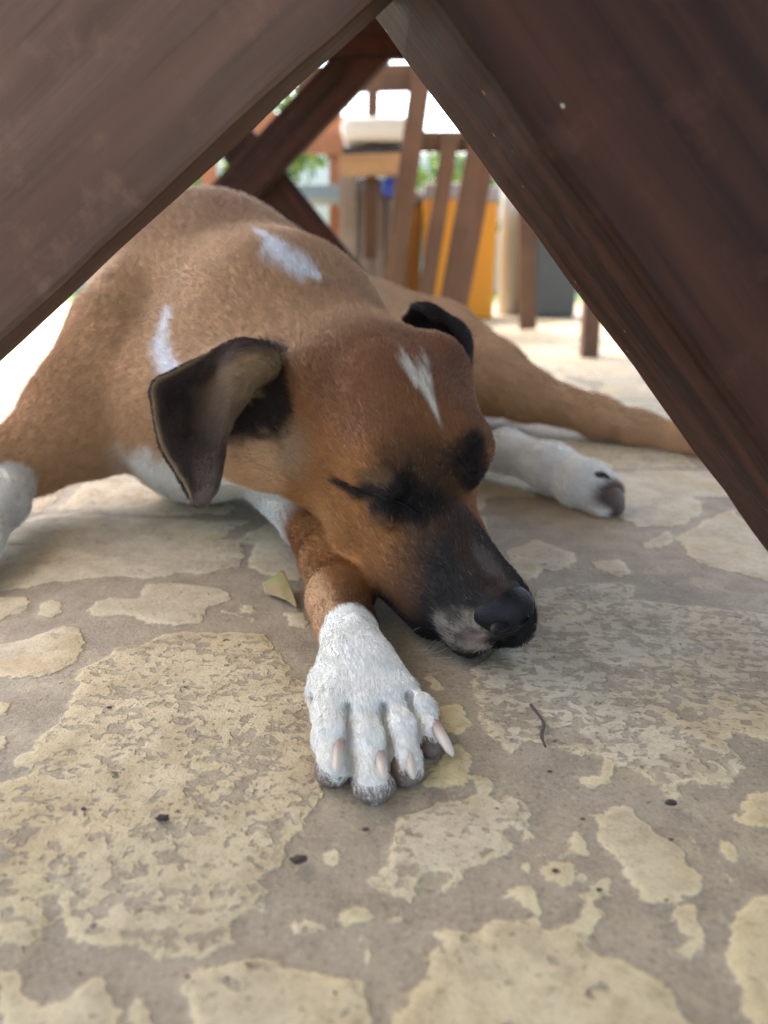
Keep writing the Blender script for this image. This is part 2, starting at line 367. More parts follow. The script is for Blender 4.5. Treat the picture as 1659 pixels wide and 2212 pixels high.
for c in (1, -1):                                                       # closed eyes: lid swelling and slit
    hell((10.6, 1.65, 2.5 if c > 0 else -1.95), (1.7, 1.05, .95 if c > 0 else .7), k=.005)
    if c > 0:
        hell((10.0, 2.15, 2.85), (1.6, .62, .75), k=.004)
        hell((9.6, .55, 3.15), (1.6, .5, .62), k=.004)
    sl = EYE
    for a, b in zip(sl[:-1], sl[1:]):
        hcone((a[0], a[1], a[2]*c), (b[0], b[1], b[2]*c), .15, .15, k=.003, op='sub')
    ml = [(2.0, -3.7, 1.9), (4.5, -4.1, 2.6), (7.5, -4.2, 3.4), (10.5, -3.7, 4.3)]
    for a, b in zip(ml[:-1], ml[1:]):
        hcone((a[0], a[1], a[2]*c), (b[0], b[1], b[2]*c), .16, .16, k=.003, op='sub')
# neck and trunk --------------------------------------
nb = hd(19, .2, 0); 
cone(nb, P(610, 730, .68), .052, .070, k=.03)
cone(P(610, 730, .68), P(455, 660, .80), .070, .100, k=.04)
cone(P(655, 1000, .56), P(560, 900, .60), .024, .040, k=.02)
cone(P(575, 900, .60), P(470, 860, .74), .045, .085, k=.03)             # throat
cone(P(462, 712, .82), P(545, 668, 1.0), .110, .096, k=.03)             # ribs
cone(P(545, 668, 1.0), P(795, 750, 1.2), .098, .082, k=.03)             # loin
cone(P(795, 750, 1.2), P(930, 765, 1.25), .082, .078, k=.03)            # rump
ell(P(300, 780, .74), (.052, .052, .082), k=.016)                        # shoulder
cone(P(430, 880, .72), P(420, 930, .76), .075, .06, k=.03)              # brisket
# far-side hind leg stretched to the right ------------
chain([(950, 765, 1.2, 108), (1060, 815, 1.12, 75), (1130, 850, 1.08, 52), (1290, 900, 1.02, 36), (1380, 930, 1.0, 33), (1480, 960, .97, 36), (1570, 985, .93, 34)], k=.02)
# other hind foot, white, lying on its side ------------
chain([(1000, 985, .86, 30, WH), (1090, 975, .82, 38, WH), (1190, 1010, .78, 45, WH), (1265, 1052, .745, 50, WH), (1296, 1070, .735, 44, WH)], k=.012)
for q in ((1290, 1035, .74, 26), (1315, 1060, .73, 28), (1318, 1090, .722, 27), (1300, 1108, .716, 24)):
    cone(P(1265, 1060, .742), P(*q[:3]), rad(30, .73), rad(q[3], q[2]), k=.004, col=WH)
# outer foreleg bent at the left -----------------------
chain([(300, 790, .745, 170), (190, 900, .725, 125), (70, 985, .70, 76), (-10, 1020, .675, 58), ], k=.016)
chain([(25, 1035, .675, 48, WH), (5, 1085, .64, 46, WH), (-60, 1165, .58, 52, WH), (-160, 1250, .53, 60, WH)], k=.012)
# foreleg under the chin --------------------------------
chain([(600, 1010, .70, 90), (665, 1120, .62, 56), (712, 1210, .545, 58), (733, 1290, .49, 62), (747, 1345, .458, 54), (754, 1374, .446, 55, WH), (763, 1420, .425, 57, WH), (774, 1470, .405, 60, WH)], k=.010)
chain([(727, 1300, .487, 56), (737, 1340, .462, 54)], k=.008)
chain([(770, 1405, .428, 48, WH), (806, 1466, .405, 42, WH)], k=.010)
TOES = [ # px,py,Z,r for root, knuckle, second joint, tip
 [(735, 1440, .415, 46), (718, 1535, .382, 46), (722, 1602, .361, 44), (724, 1662, .344, 40)],
 [(765, 1440, .412, 46), (783, 1545, .378, 50), (798, 1628, .355, 49), (806, 1702, .335, 46)],
 [(790, 1430, .415, 42), (836, 1520, .385, 43), (866, 1595, .363, 43), (876, 1660, .345, 40)],
 [(806, 1430, .415, 36), (866, 1494, .394, 35), (905, 1546, .378, 34), (930, 1586, .366, 30)]]
for t in TOES:
    for i in range(3):
        q0, q1 = t[i], t[i+1]
        cone(P(*q0[:3]), P(*q1[:3]), rad(q0[3], q0[2])*.89, rad(q1[3], q1[2])*.89, k=(.010, .0035, .0022)[i], col=WH)
for q in TOES:                                                          # knuckles and tendons
    cone(P(765, 1385, .435)+np.array([0, 0, .011]), P(q[1][0], q[1][1], q[1][2])+np.array([0, 0, .0025]), .0020, .0036, k=.005, col=WH)
    ell(P(q[2][0], q[2][1]-14, q[2][2]+.003), np.full(3, rad(q[2][3], q[2][2])*.88), k=.006, col=WH, flow=(0, -1, 0))
for c0_ in (((744, 1488, .398), (752, 1560, .372), (757, 1680, .342)), ((812, 1478, .402), (829, 1560, .374), (850, 1690, .342)), ((852, 1470, .405), (884, 1535, .383), (914, 1632, .358))):
    q_ = [P(*v_)+np.array([0, 0, .006]) for v_ in c0_]
    q_[0] = q_[0]-np.array([0, 0, .0035])
    for a_, b_, r0_, r1_ in ((q_[0], q_[1], .0004, .0018), (q_[1], q_[2], .0018, .0028)): cone(a_, b_, r0_, r1_, k=.003, op='sub')
cone(P(690, 1465, .41), P(676, 1500, .40), rad(22, .41), rad(17, .4), k=.006, col=WH)     # dewclaw

def prim_d(p, X, Y, Z):
    if p['t'] == 'cone':
        a, b = p['a'], p['b']; ab = b-a; L2 = ab @ ab + 1e-12
        wx, wy, wz = X-a[0], Y-a[1], Z-a[2]
        t = np.clip((wx*ab[0]+wy*ab[1]+wz*ab[2])/L2, 0, 1)
        d = np.sqrt((wx-t*ab[0])**2+(wy-t*ab[1])**2+(wz-t*ab[2])**2)
        return d-(p['ra']+(p['rb']-p['ra'])*t)
    c, R, r = p['c'], p['R'], p['r']
    wx, wy, wz = X-c[0], Y-c[1], Z-c[2]
    q = [wx*R[0, i]+wy*R[1, i]+wz*R[2, i] for i in range(3)]
    k0 = np.sqrt(sum((q[i]/r[i])**2 for i in range(3))); k1 = np.sqrt(sum((q[i]/r[i]**2)**2 for i in range(3)))+1e-9
    return k0*(k0-1)/k1
def prim_box(p):
    if p['t'] == 'cone':
        lo = np.minimum(p['a']-p['ra'], p['b']-p['rb']); hi = np.maximum(p['a']+p['ra'], p['b']+p['rb'])
    else:
        e = np.sqrt(((p['R']*p['r'])**2).sum(1)); lo, hi = p['c']-e, p['c']+e
    m = p['k']*1.2+.012
    return lo-m, hi+m
def axis(lo, hi, f0, f1, fine, coarse):
    return np.concatenate([np.arange(lo, f0, coarse), np.arange(f0, f1, fine), np.arange(f1, hi, coarse)]).astype(np.float32)
def build_field():
    fine, coarse = (.0022, .006) if 'q' in DEV else (.0014, .0042)
    gx = axis(-.56, .52, -.13, .16, fine, coarse); gy = axis(.275, 1.42, .275, .63, fine, coarse); gz = axis(-.012, .32, -.012, .20, fine, coarse)
    phi = np.full((len(gx), len(gy), len(gz)), .05, np.float32)
    for p in prims:
        lo, hi = prim_box(p)
        s = [slice(max(0, np.searchsorted(g, l)-1), np.searchsorted(g, h_)+1) for g, l, h_ in zip((gx, gy, gz), lo, hi)]
        if any(q.start >= q.stop for q in s): continue
        d = prim_d(p, gx[s[0]][:, None, None], gy[s[1]][None, :, None], gz[s[2]][None, None, :]).astype(np.float32)
        f = phi[s[0], s[1], s[2]]; k = p['k']
        if p['op'] == 'add':
            h_ = np.maximum(k-np.abs(f-d), 0)/k
            phi[s[0], s[1], s[2]] = np.minimum(f, d)-h_*h_*k*.25
        else:
            h_ = np.maximum(k-np.abs(f+d), 0)/k
            phi[s[0], s[1], s[2]] = np.maximum(f, -d)+h_*h_*k*.25
    # rest on the ground
    zz = (.0012-gz)[None, None, :]
    k = .004; h_ = np.maximum(k-np.abs(phi-zz), 0)/k
    phi = np.maximum(phi, zz)+h_*h_*k*.25
    return gx, gy, gz, phi
def surface_net(gx, gy, gz, phi):
    ins = phi < 0
    cnt = np.zeros(tuple(s-1 for s in phi.shape), np.uint8)
    for dx in (0, 1):
        for dy in (0, 1):
            for dz in (0, 1):
                cnt += ins[dx:ins.shape[0]-1+dx, dy:ins.shape[1]-1+dy, dz:ins.shape[2]-1+dz]
    act = np.argwhere((cnt > 0) & (cnt < 8)); idx = np.full(cnt.shape, -1, np.int32); idx[tuple(act.T)] = np.arange(len(act)); del cnt
    g = (gx, gy, gz)
    cor = {}
    for dx in (0, 1):
        for dy in (0, 1):
            for dz in (0, 1):
                cor[dx, dy, dz] = phi[act[:, 0]+dx, act[:, 1]+dy, act[:, 2]+dz]
    acc = np.zeros((len(act), 3)); num = np.zeros(len(act))
    for ax in range(3):
        for o1 in (0, 1):
            for o2 in (0, 1):
                a = [0, 0, 0]; oth = [i for i in range(3) if i != ax]; a[oth[0]] = o1; a[oth[1]] = o2
                b = list(a); b[ax] = 1
                va, vb = cor[tuple(a)], cor[tuple(b)]
                m = (va < 0) != (vb < 0)
                t = np.where(m, va/np.where(m, va-vb, 1), 0)
                q = np.zeros((len(act), 3)); q[:, ax] = t
                q[:, oth[0]] = o1; q[:, oth[1]] = o2
                acc += q*m[:, None]; num += m
    q = acc/num[:, None]
    V = np.stack([g[i][act[:, i]]*(1-q[:, i])+g[i][act[:, i]+1]*q[:, i] for i in range(3)], 1)
    F = []
    for ax in range(3):
        sl0 = [slice(None)]*3; sl1 = [slice(None)]*3; sl0[ax] = slice(0, -1); sl1[ax] = slice(1, None)
        e = ins[tuple(sl0)] != ins[tuple(sl1)]
        p = np.argwhere(e); o1, o2 = [(1, 2), (2, 0), (0, 1)][ax]
        ok = (p[:, o1] > 0) & (p[:, o2] > 0) & (p[:, o1] < ins.shape[o1]-1) & (p[:, o2] < ins.shape[o2]-1); p = p[ok]
        def cell(d1, d2):
            r = p.copy(); r[:, o1] -= d1; r[:, o2] -= d2; return idx[tuple(r.T)]
        f = np.stack([cell(1, 1), cell(0, 1), cell(0, 0), cell(1, 0)], 1)
        neg = ins[tuple(p.T)]
        f = np.where(neg[:, None], f, f[:, ::-1]); F.append(f)
    F = np.concatenate(F)
    return V, F[(F >= 0).all(1)]
def smooth_mesh(V, F, it=2, lam=.5):
    e = np.concatenate([F[:, [0, 1]], F[:, [1, 2]], F[:, [2, 3]], F[:, [3, 0]]]); e = np.concatenate([e, e[:, ::-1]])
    deg = np.bincount(e[:, 0], minlength=len(V))[:, None]+1e-9
    for _ in range(it):
        s = np.stack([np.bincount(e[:, 0], weights=V[e[:, 1], i], minlength=len(V)) for i in range(3)], 1)
        V = V+lam*(s/deg-V)
    return V
def normals(V, F):
    n = np.cross(V[F[:, 2]]-V[F[:, 0]], V[F[:, 3]]-V[F[:, 1]])
    vn = np.stack([sum(np.bincount(F[:, j], weights=n[:, i], minlength=len(V)) for j in range(4)) for i in range(3)], 1)
    return vn/(np.linalg.norm(vn, axis=1, keepdims=True)+1e-12)

CB = dict(brown=np.array(srgb(158, 106, 66)), white=np.array(srgb(242, 239, 230)), black=np.array(srgb(26, 22, 20)), dark=np.array(srgb(72, 48, 34)))
def coat(p, D):
    """base colour of the coat at points p (markings, and a painted sheen on the muzzle)"""
    n = len(p); fl = np.zeros((n, 3)); ws = np.zeros(n); wh = np.zeros(n)
    dmin = np.min(D, 1)
    for i, q in enumerate(ADD):
        wgt = np.exp(-np.clip((D[:, i]-dmin)/.007, 0, 30)); ws += wgt
        fl += wgt[:, None]*q['flow']; wh += wgt*(q['col'] == WH)
    fl /= np.linalg.norm(fl, axis=1, keepdims=True)+1e-9; wh /= ws
    n1 = vnoise(p, 60, 1); n2 = vnoise(p, 220, 2); n3 = vnoise(p, 700, 3); n4 = vnoise(p, 22, 4)
    jit = (n1-.5)*1.2+(n2-.5)*.9+(n3-.5)*.5
    tan, red, pale = np.array(srgb(156, 104, 58)), np.array(srgb(130, 86, 54)), np.array(srgb(190, 152, 113))
    L = hloc(p); s, u, c = L[:, 0], L[:, 1], L[:, 2]; ac = np.abs(c)
    head = sstep(24, 19, s)*sstep(7.5, 6.5, ac)
    body = (pale*.85+tan*.15)*1.06
    col = body[None]*(.85+.3*n4[:, None]+.15*(n2[:, None]-.5))
    hcol = tan*(.75+.35*n1[:, None])*np.ones((n, 1))
    top = sstep(1.5, 4.2, u)*sstep(9, 13, s)
    hcol = hcol*(1-top[:, None])+red*(.8+.3*n1[:, None])*top[:, None]
    col = col*(1-head[:, None])+hcol*head[:, None]
    def put(m, cc):
        nonlocal col
        m = np.clip(m, 0, 1)[:, None]; col = col*(1-m)+np.asarray(cc)*m
    put(head*.55*sstep(2.6, .4, np.hypot((s-17.5)/1.3, (u-.3)))*(c > 0), srgb(182, 158, 128))      # pale streak before the ear
    put(head*.5*sstep(2.2, .5, np.hypot((s-13)/1.6, (u+2.2)/1.)), srgb(192, 140, 84))
    dark = srgb(60, 42, 30)
    put(head*.8*sstep(11.0, 6.8, s+.5*jit+.35*np.maximum(0, c-1.2)-.5*u), dark)
    put(head*sstep(8.7, 5.0, s+.8*jit+.5*np.maximum(0, c-1)-.35*(u-1)), srgb(27, 23, 21))
    put(head*.75*sstep(1.8, .9, np.hypot(u-2.2, (ac)/1.2)+.4*jit)*sstep(12, 9, s), dark)
    put(head*.8*sstep(-2.2, -3.1, u+.2*jit)*sstep(11, 8, s), srgb(22, 19, 18))
    put(head*.35*sstep(.9, .3, np.hypot((s-3.2)/2.2, (c)/.7)+.3*jit)*(u > .2), srgb(120, 112, 108))  # grey sheen painted along the muzzle bridge
    # forehead blaze
    jb = (vnoise(L*np.array([.55, 1., 5.]), 1.0, 71)-.5)*1.6+(vnoise(L*np.array([1.2, 2., 12.]), 1.0, 72)-.5)*1.0
    bl = (s-11.6)/(16.6-11.6); bw = .10+.72*np.clip(bl, 0, 1)**1.2
    bm = sstep(1.35, .5, np.abs(c+.95+.25*(bl-.5))/bw+.55*jb)*sstep(-.15, .2, bl+.1*jb)*sstep(1.15, .72, bl+.30*jb)
    put(head*bm*(u > 2), srgb(214, 206, 188))
    # ear surround
    # white collar streaks, white chest
    def streak(pts, wdt, cc=srgb(222, 218, 214), soft=(1.25, .6), jj=.35, op=1.0):
        best = np.full(n, 9.)
        for (a, ra), (b, rb) in zip(pts[:-1], pts[1:]):
            ab = b-a; t = np.clip(((p-a) @ ab)/(ab @ ab), 0, 1)
            d = np.linalg.norm(p-a-t[:, None]*ab, axis=1)/(ra+(rb-ra)*t); best = np.minimum(best, d)
        put(op*sstep(soft[0], soft[1], best+jj*jit), cc)
    for st in STREAKS: streak(st, 1, srgb(232, 230, 230), (1.7, .3), .45)
    for st in EARDARK: streak(st, 1, srgb(46, 34, 26), (1.3, .5), .5)
    for st in EYEDARK: streak(st, 1, srgb(50, 34, 24), (1.9, .7), .5, .6)
    for st in EYEDARK: streak(st, 1, srgb(22, 17, 14), (1.45, .3), .5, .95)
    for st in EYELIGHT: streak(st, 1, srgb(104, 78, 50), (1.2, .3), .4, .8)
    for st in LIPS: streak(st, 1, srgb(150, 136, 118), (1.5, .1), 1.25, .75)
    lipm = np.min(np.stack([np.linalg.norm(p-q0, axis=1) for st in LIPS for q0, _ in st]), 0)
    put(.8*sstep(.016, .010, lipm)*sstep(.52, .70, vnoise(p, 620, 77)), srgb(40, 34, 32))
    for st in LIPP: streak(st, 1, srgb(160, 128, 118), (1.4, .1), .9, .6)
    chest = sstep(.074, .048, p[:, 2]+.012*jit)*sstep(.56, .60, p[:, 1])*sstep(.95, .9, p[:, 1])*sstep(-.235, -.19, p[:, 0])*sstep(.06, .02, p[:, 0])
    put(chest*(1-wh), srgb(238, 233, 222))
    # white stockings
    put(sstep(.42, .58, wh+.10*jit), CB['white']*(.92+.1*n2[:, None]))
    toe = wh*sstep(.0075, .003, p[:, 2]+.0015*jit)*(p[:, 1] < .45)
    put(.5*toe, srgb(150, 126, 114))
    hp = np.linalg.norm(p-P(1322, 1085, .725), axis=1)
    put(sstep(.026, .014, hp+.003*jit), srgb(98, 80, 70))
    spine = sstep(.20, .235, p[:, 2])*(p[:, 1] > .72)
    put(.35*spine, srgb(120, 78, 52))
    return np.clip(col, .004, .9), fl

gx, gy, gz, phi = build_field()
DV, DF = surface_net(gx, gy, gz, phi); del phi
DV = smooth_mesh(DV, DF, 2, .45); DN = normals(DV, DF)
ADD = [q for q in prims if q['op'] == 'add']
def first_hit(px, py):
    """surface point of the dog nearest the line of sight through a photo pixel"""
    u, v, Z = HITC
    d = np.hypot(u-px, v-py); m = np.where(d < 12)[0]
    if not len(m): m = np.array([np.argmin(d)])
    return DV[m[np.argmin(Z[m])]]
HITC = proj(DV)
STREAKS = [[(first_hit(548, 488), .002), (first_hit(590, 510), .005), (first_hit(622, 545), .013), (first_hit(660, 578), .009), (first_hit(695, 597), .002)],
           [(first_hit(356, 660), .003), (first_hit(350, 700), .006), (first_hit(344, 740), .009), (first_hit(356, 780), .008), (first_hit(372, 805), .006)]]
EYEDARK = [[(first_hit(712, 1038), .0016), (first_hit(765, 1064), .0040), (first_hit(815, 1072), .0080), (first_hit(868, 1068), .0135), (first_hit(902, 1085), .0125)], [(first_hit(865, 1092), .010), (first_hit(905, 1098), .010)], [(first_hit(800, 1088), .004), (first_hit(850, 1098), .008)],
           [(first_hit(1040, 945), .006), (first_hit(1022, 1000), .009), (first_hit(1032, 1055), .006)]]
EYELIGHT = [[(first_hit(770, 1030), .004), (first_hit(825, 1022), .006)]]
LIPS = [[(first_hit(940, 1335), .007), (first_hit(975, 1360), .011), (first_hit(1020, 1345), .006)], [(first_hit(965, 1392), .006), (first_hit(1020, 1400), .005), (first_hit(1060, 1402), .003)]]
LIPP = [[(first_hit(1000, 1375), .005), (first_hit(1030, 1390), .004)]]
EARDARK = [[(first_hit(575, 765), .016), (first_hit(590, 830), .013), (first_hit(585, 920), .013)], [(first_hit(585, 870), .018), (first_hit(530, 900), .020), (first_hit(500, 900), .02)]]
DD = np.stack([prim_d(q, DV[:, 0], DV[:, 1], DV[:, 2]) for q in ADD], 1)
DC, DFL = coat(DV, DD); del DD
me = bpy.data.meshes.new('dog')
me.vertices.add(len(DV)); me.vertices.foreach_set('co', DV.astype(np.float32).ravel())
me.loops.add(DF.size); me.loops.foreach_set('vertex_index', DF.astype(np.int32).ravel())
me.polygons.add(len(DF)); me.polygons.foreach_set('loop_start', np.arange(0, DF.size, 4, dtype=np.int32))
me.update(); me.polygons.foreach_set('use_smooth', np.ones(len(DF), bool))
a = me.attributes.new('coat', 'FLOAT_COLOR', 'POINT'); a.data.foreach_set('color', np.concatenate([DC, np.ones((len(DC), 1))], 1).astype(np.float32).ravel())
m = N('dog_skin'); co = m.coord('Object')
cl = m.attr('coat'); cl2 = m.mix(m.math('MULTIPLY', m.ss(m.noise(co, 900, 2), .4, .7), .12), cl, (.3, .25, .2), 'MULTIPLY')
m.bump(m.noise(co, 700, 3), .35, .0008)
dog = link('dog', me, m.set(color=cl2, rough=.75, spec=.2))
tag(dog, 'brown short-haired dog asleep with its chin beside its outstretched white forepaw', 'dog')

# fur ---------------------------------------------------
def make_fur(name, V, F, VN, VC, VF, dens, length, width, parent, tilt=.30,  mat=None, skip=None, seed=1):
    r = np.random.default_rng(seed)
    tri = np.concatenate([F[:, [0, 1, 2]], F[:, [0, 2, 3]]])
    A = np.linalg.norm(np.cross(V[tri[:, 1]]-V[tri[:, 0]], V[tri[:, 2]]-V[tri[:, 0]]), axis=1)*.5
    ctr = V[tri].mean(1); d = dens(ctr)*A
    cnt = r.poisson(d); ti = np.repeat(np.arange(len(tri)), cnt); n = len(ti)
    b = r.random((n, 2)); fl = b.sum(1) > 1; b[fl] = 1-b[fl]; wgt = np.stack([1-b.sum(1), b[:, 0], b[:, 1]], 1)
    t = tri[ti]
    itp = lambda Aq: (Aq[t]*wgt[..., None]).sum(1)
    p = itp(V); nn = itp(VN); nn /= np.linalg.norm(nn, axis=1, keepdims=True)
    cc = itp(VC); ff = itp(VF)
    ff = ff-(ff*nn).sum(1, keepdims=True)*nn; ff /= np.linalg.norm(ff, axis=1, keepdims=True)+1e-6
    side = np.cross(nn, ff)
    swirl = (vnoise(p, 25, 21)-.5)*.4+(r.random(n)-.5)*.4
    ff = ff*np.cos(swirl)[:, None]+side*np.sin(swirl)[:, None]
    L = length(p)*(.65+.6*r.random(n)); tl = tilt*(.5+1.0*r.random(n))*np.where((p[:, 1] < .47) & (p[:, 2] < .045) & (p[:, 0] < .06), .55, 1.0)
    d0 = ff*np.cos(tl*1.5)[:, None]+nn*np.sin(tl*1.5)[:, None]; d1 = ff*np.cos(tl*.5)[:, None]+nn*np.sin(tl*.5)[:, None]
    pts = np.stack([p-nn*.0004, p+d0*(L*.5)[:, None], p+(d0*.5+d1*.5)*L[:, None]], 1)
    cc = np.clip(cc*(.80+.4*r.random(n))[:, None], .004, .95)
    dk_ = (cc.max(1) < .06); stray = r.random(n) < np.where(dk_, .006, .015); cc[stray] = cc[stray]*.5+np.array([.35, .27, .2])*.5
    cu = bpy.data.hair_curves.new(name); cu.add_curves([3]*n)
    cu.attributes['position'].data.foreach_set('vector', pts.astype(np.float32).ravel())
    ra = cu.attributes.get('radius') or cu.attributes.new('radius', 'FLOAT', 'POINT')
    w0 = width(p); rr = np.stack([w0, w0*.75, w0*.15], 1); ra.data.foreach_set('value', rr.astype(np.float32).ravel())
    ca = cu.attributes.new('coat', 'FLOAT_COLOR', 'CURVE'); ca.data.foreach_set('color', np.concatenate([cc, np.ones((n, 1))], 1).astype(np.float32).ravel())
    return link(name, cu, mat, parent), n
mf = N('dog_fur'); FUR = mf.set(color=mf.attr('coat'), rough=.45, spec=.25)
def zof(p): return np.clip(proj(p)[2], .3, 2)
def dens(p):
    z = zof(p); d = 1.1e6*(.45/z)**2.3
    L = hloc(p)
    nose = np.hypot(np.hypot((L[:, 0]-1.1)/1.35, (L[:, 1]+.2)/1.4), L[:, 2]/1.5) < 1.0
    pad = (p[:, 2] < .0040) & (p[:, 1] < .395)
    return np.where(nose | pad, 0, d)
def flen(p):
    L = hloc(p); s = L[:, 0]
    base = .0046+.0024*sstep(16, 26, s)+.0030*sstep(.65, .85, p[:, 1])
    base = np.where((p[:, 1] < .47) & (p[:, 2] < .045) & (p[:, 0] < .06) & (s > 3), .0032, base)
    return np.where((s < 9) & (np.abs(L[:, 2]) < 5), .0042, base)
if 'b' not in DEV:
    o, nf = make_fur('fur', DV, DF, DN, DC, DFL, dens, flen, lambda p: .00013*(zof(p)/.45)**1.0, dog, .26, FUR)
    print('FUR', nf)
#@REST
def hair_col_mat(): return FUR
def grid_surface(rows, nu, nv):
    """Catmull-Rom surface through a grid of control points"""
    G = np.array(rows, float)
    def cr(A, n):
        m = len(A); t = np.linspace(0, m-1, n); i = np.clip(np.floor(t).astype(int), 0, m-2); f = (t-i)[:, None, None]
        p = lambda j: A[np.clip(j, 0, m-1)]
        a, b, c_, d = p(i-1), p(i), p(i+1), p(i+2)
        return .5*(2*b+(c_-a)*f+(2*a-5*b+4*c_-d)*f*f+(3*b-a-3*c_+d)*f**3)
    A = cr(G, nv); A = cr(A.transpose(1, 0, 2), nu).transpose(1, 0, 2)
    return A
def build_ear(ctrl, thick, colfn, label):
    A = grid_surface(ctrl, 34, 46); nv, nu = A.shape[:2]
    du = np.gradient(A, axis=1); dv = np.gradient(A, axis=0); nn = np.cross(du, dv); nn /= np.linalg.norm(nn, axis=2, keepdims=True)+1e-12
    if (nn[nv//2, nu//2] @ (np.array([0, 0, H0])-A[nv//2, nu//2])) < 0: nn = -nn
    uu = np.linspace(0, 1, nu)[None, :]; vv = np.linspace(0, 1, nv)[:, None]
    edge = np.minimum(1, np.minimum(np.minimum(uu, 1-uu)/.07, (1-vv)/.05+.0))
    th = thick*np.sqrt(np.clip(edge*(2-edge), .02, 1))[..., None]
    wob = (vnoise(A.reshape(-1, 3), 70, 81)-.5)*.0030+(vnoise(A.reshape(-1, 3), 190, 82)-.5)*.0010
    A = A+nn*wob.reshape(nv, nu)[..., None]
    top = (A+nn*th).reshape(-1, 3); bot = (A-nn*th).reshape(-1, 3)
    V = np.concatenate([top, bot]); n = nu*nv
    i = (np.arange(nu-1)[None, :]+nu*np.arange(nv-1)[:, None]).ravel()
    Ft = np.stack([i, i+1, i+nu+1, i+nu], 1)
    chk = np.cross(V[Ft[0, 1]]-V[Ft[0, 0]], V[Ft[0, 3]]-V[Ft[0, 0]]) @ nn[0, 0]
    if chk < 0: Ft = Ft[:, ::-1]
    Fb = Ft[:, ::-1]+n
    rim = [q for q in range(nu)]+[nu-1+nu*q for q in range(1, nv)]+[nu*(nv-1)+q for q in range(nu-2, -1, -1)]+[nu*q for q in range(nv-2, 0, -1)]
    Fr = [[rim[q], rim[(q+1) % len(rim)], rim[(q+1) % len(rim)]+n, rim[q]+n] for q in range(len(rim))]
    if chk > 0: Fr = [f[::-1] for f in Fr]
    F = np.concatenate([Ft, Fb, np.array(Fr)])
    VN = normals(V, F)
    U2 = np.broadcast_to(uu, (nv, nu)).ravel(); V2 = np.broadcast_to(vv, (nv, nu)).ravel()
    col = colfn(np.concatenate([U2, U2]), np.concatenate([V2, V2]), np.concatenate([np.ones(n), np.zeros(n)]), V)
    fl = np.concatenate([dv.reshape(-1, 3)]*2); fl /= np.linalg.norm(fl, axis=1, keepdims=True)+1e-9
    me = mesh('ear', V, F, True)
    at = me.attributes.new('coat', 'FLOAT_COLOR', 'POINT'); at.data.foreach_set('color', np.concatenate([col, np.ones((len(V), 1))], 1).astype(np.float32).ravel())
    o = link('ear', me, m_skin, dog)
    if label: o['label'] = label
    if 'b' not in DEV:
        make_fur('ear_fur', V, F, VN, col, fl, lambda p: np.full(len(p), 1.5e6), lambda p: np.full(len(p), .0042), lambda p: np.full(len(p), .00011), o, .2, FUR, seed=3)
    return o
m_skin = m.m
def ear_near_col(U, Vv, side, p):
    n1 = vnoise(p, 90, 31)[:, None]; n2 = vnoise(p, 300, 32)[:, None]
    c = np.array(srgb(80, 64, 54))*(.6+.6*n1+.3*n2)
    g = (sstep(.3, .62, U)*sstep(.97, .85, U)*sstep(.62, .05, Vv))[:, None]
    c = c*(1-.85*g)+np.array(srgb(164, 132, 90))*.85*g*(.7+.6*n2)
    lo = sstep(.55, .9, Vv)[:, None]; c = c*(1-.5*lo)+np.array(srgb(112, 100, 90))*.5*lo
    e = (np.maximum(sstep(.05, .0, U), sstep(.93, 1., U))*sstep(.1, .3, Vv))[:, None]
    c = c*(1-.6*e)+np.array(srgb(190, 156, 110))*.6*e
    return np.where(side[:, None] > .5, c, np.array(srgb(44, 36, 32)))
EAR = [ # rows from the root to the tip, columns from the rear edge to the front edge
 [(560,742,.560),(575,748,.552),(590,760,.546),(602,778,.545),(604,800,.548),(598,822,.556)],
 [(505,735,.555),(525,745,.545),(548,757,.533),(572,778,.528),(580,806,.533),(572,826,.548)],
 [(440,768,.545),(462,780,.548),(492,786,.540),(535,790,.522),(555,820,.524),(545,845,.545)],
 [(375,800,.530),(405,818,.552),(440,828,.556),(490,826,.526),(522,858,.514),(518,882,.540)],
 [(333,828,.512),(362,850,.542),(405,865,.555),(458,878,.528),(492,900,.509),(496,917,.533)],
 [(331,870,.515),(360,900,.530),(397,918,.538),(440,932,.526),(477,950,.512),(484,962,.528)],
 [(342,940,.512),(368,965,.521),(400,980,.525),(438,990,.518),(470,1000,.508),(474,1008,.520)],
 [(374,1010,.510),(394,1026,.515),(415,1036,.517),(440,1040,.511),(462,1042,.504),(465,1046,.512)],
 [(404,1056,.508),(412,1062,.510),(421,1066,.510),(433,1067,.506),(447,1066,.502),(449,1068,.506)],
 [(414,1086,.507),(418,1088,.506),(425,1090,.505),(433,1089,.504),(440,1086,.503),(441,1086,.505)]]
build_ear([[P(*q) for q in r_] for r_ in EAR], .0019, ear_near_col, 'dark folded ear hanging loose with a tan ridge along its fold')
REAR = [
 [(868,690,.622),(882,672,.612),(890,662,.602),(915,672,.596),(930,690,.598)],
 [(882,700,.628),(902,680,.616),(920,662,.604),(950,672,.596),(965,700,.598)],
 [(890,720,.632),(925,696,.622),(955,680,.610),(982,696,.602),(988,730,.602)],
 [(920,750,.634),(955,724,.626),(985,706,.616),(1006,722,.609),(1004,765,.606)],
 [(945,790,.632),(975,762,.626),(1000,746,.620),(1013,760,.614),(1008,800,.610)],
 [(970,830,.628),(990,812,.624),(1003,800,.620),(1012,806,.616),(1008,832,.614)]]
build_ear([[P(*q) for q in r_] for r_ in REAR], .0018, lambda U, Vv, sd_, p: np.array(srgb(44, 36, 32))*(.7+.6*vnoise(p, 200, 5)[:, None]), 'dark ear mostly hidden behind the skull')

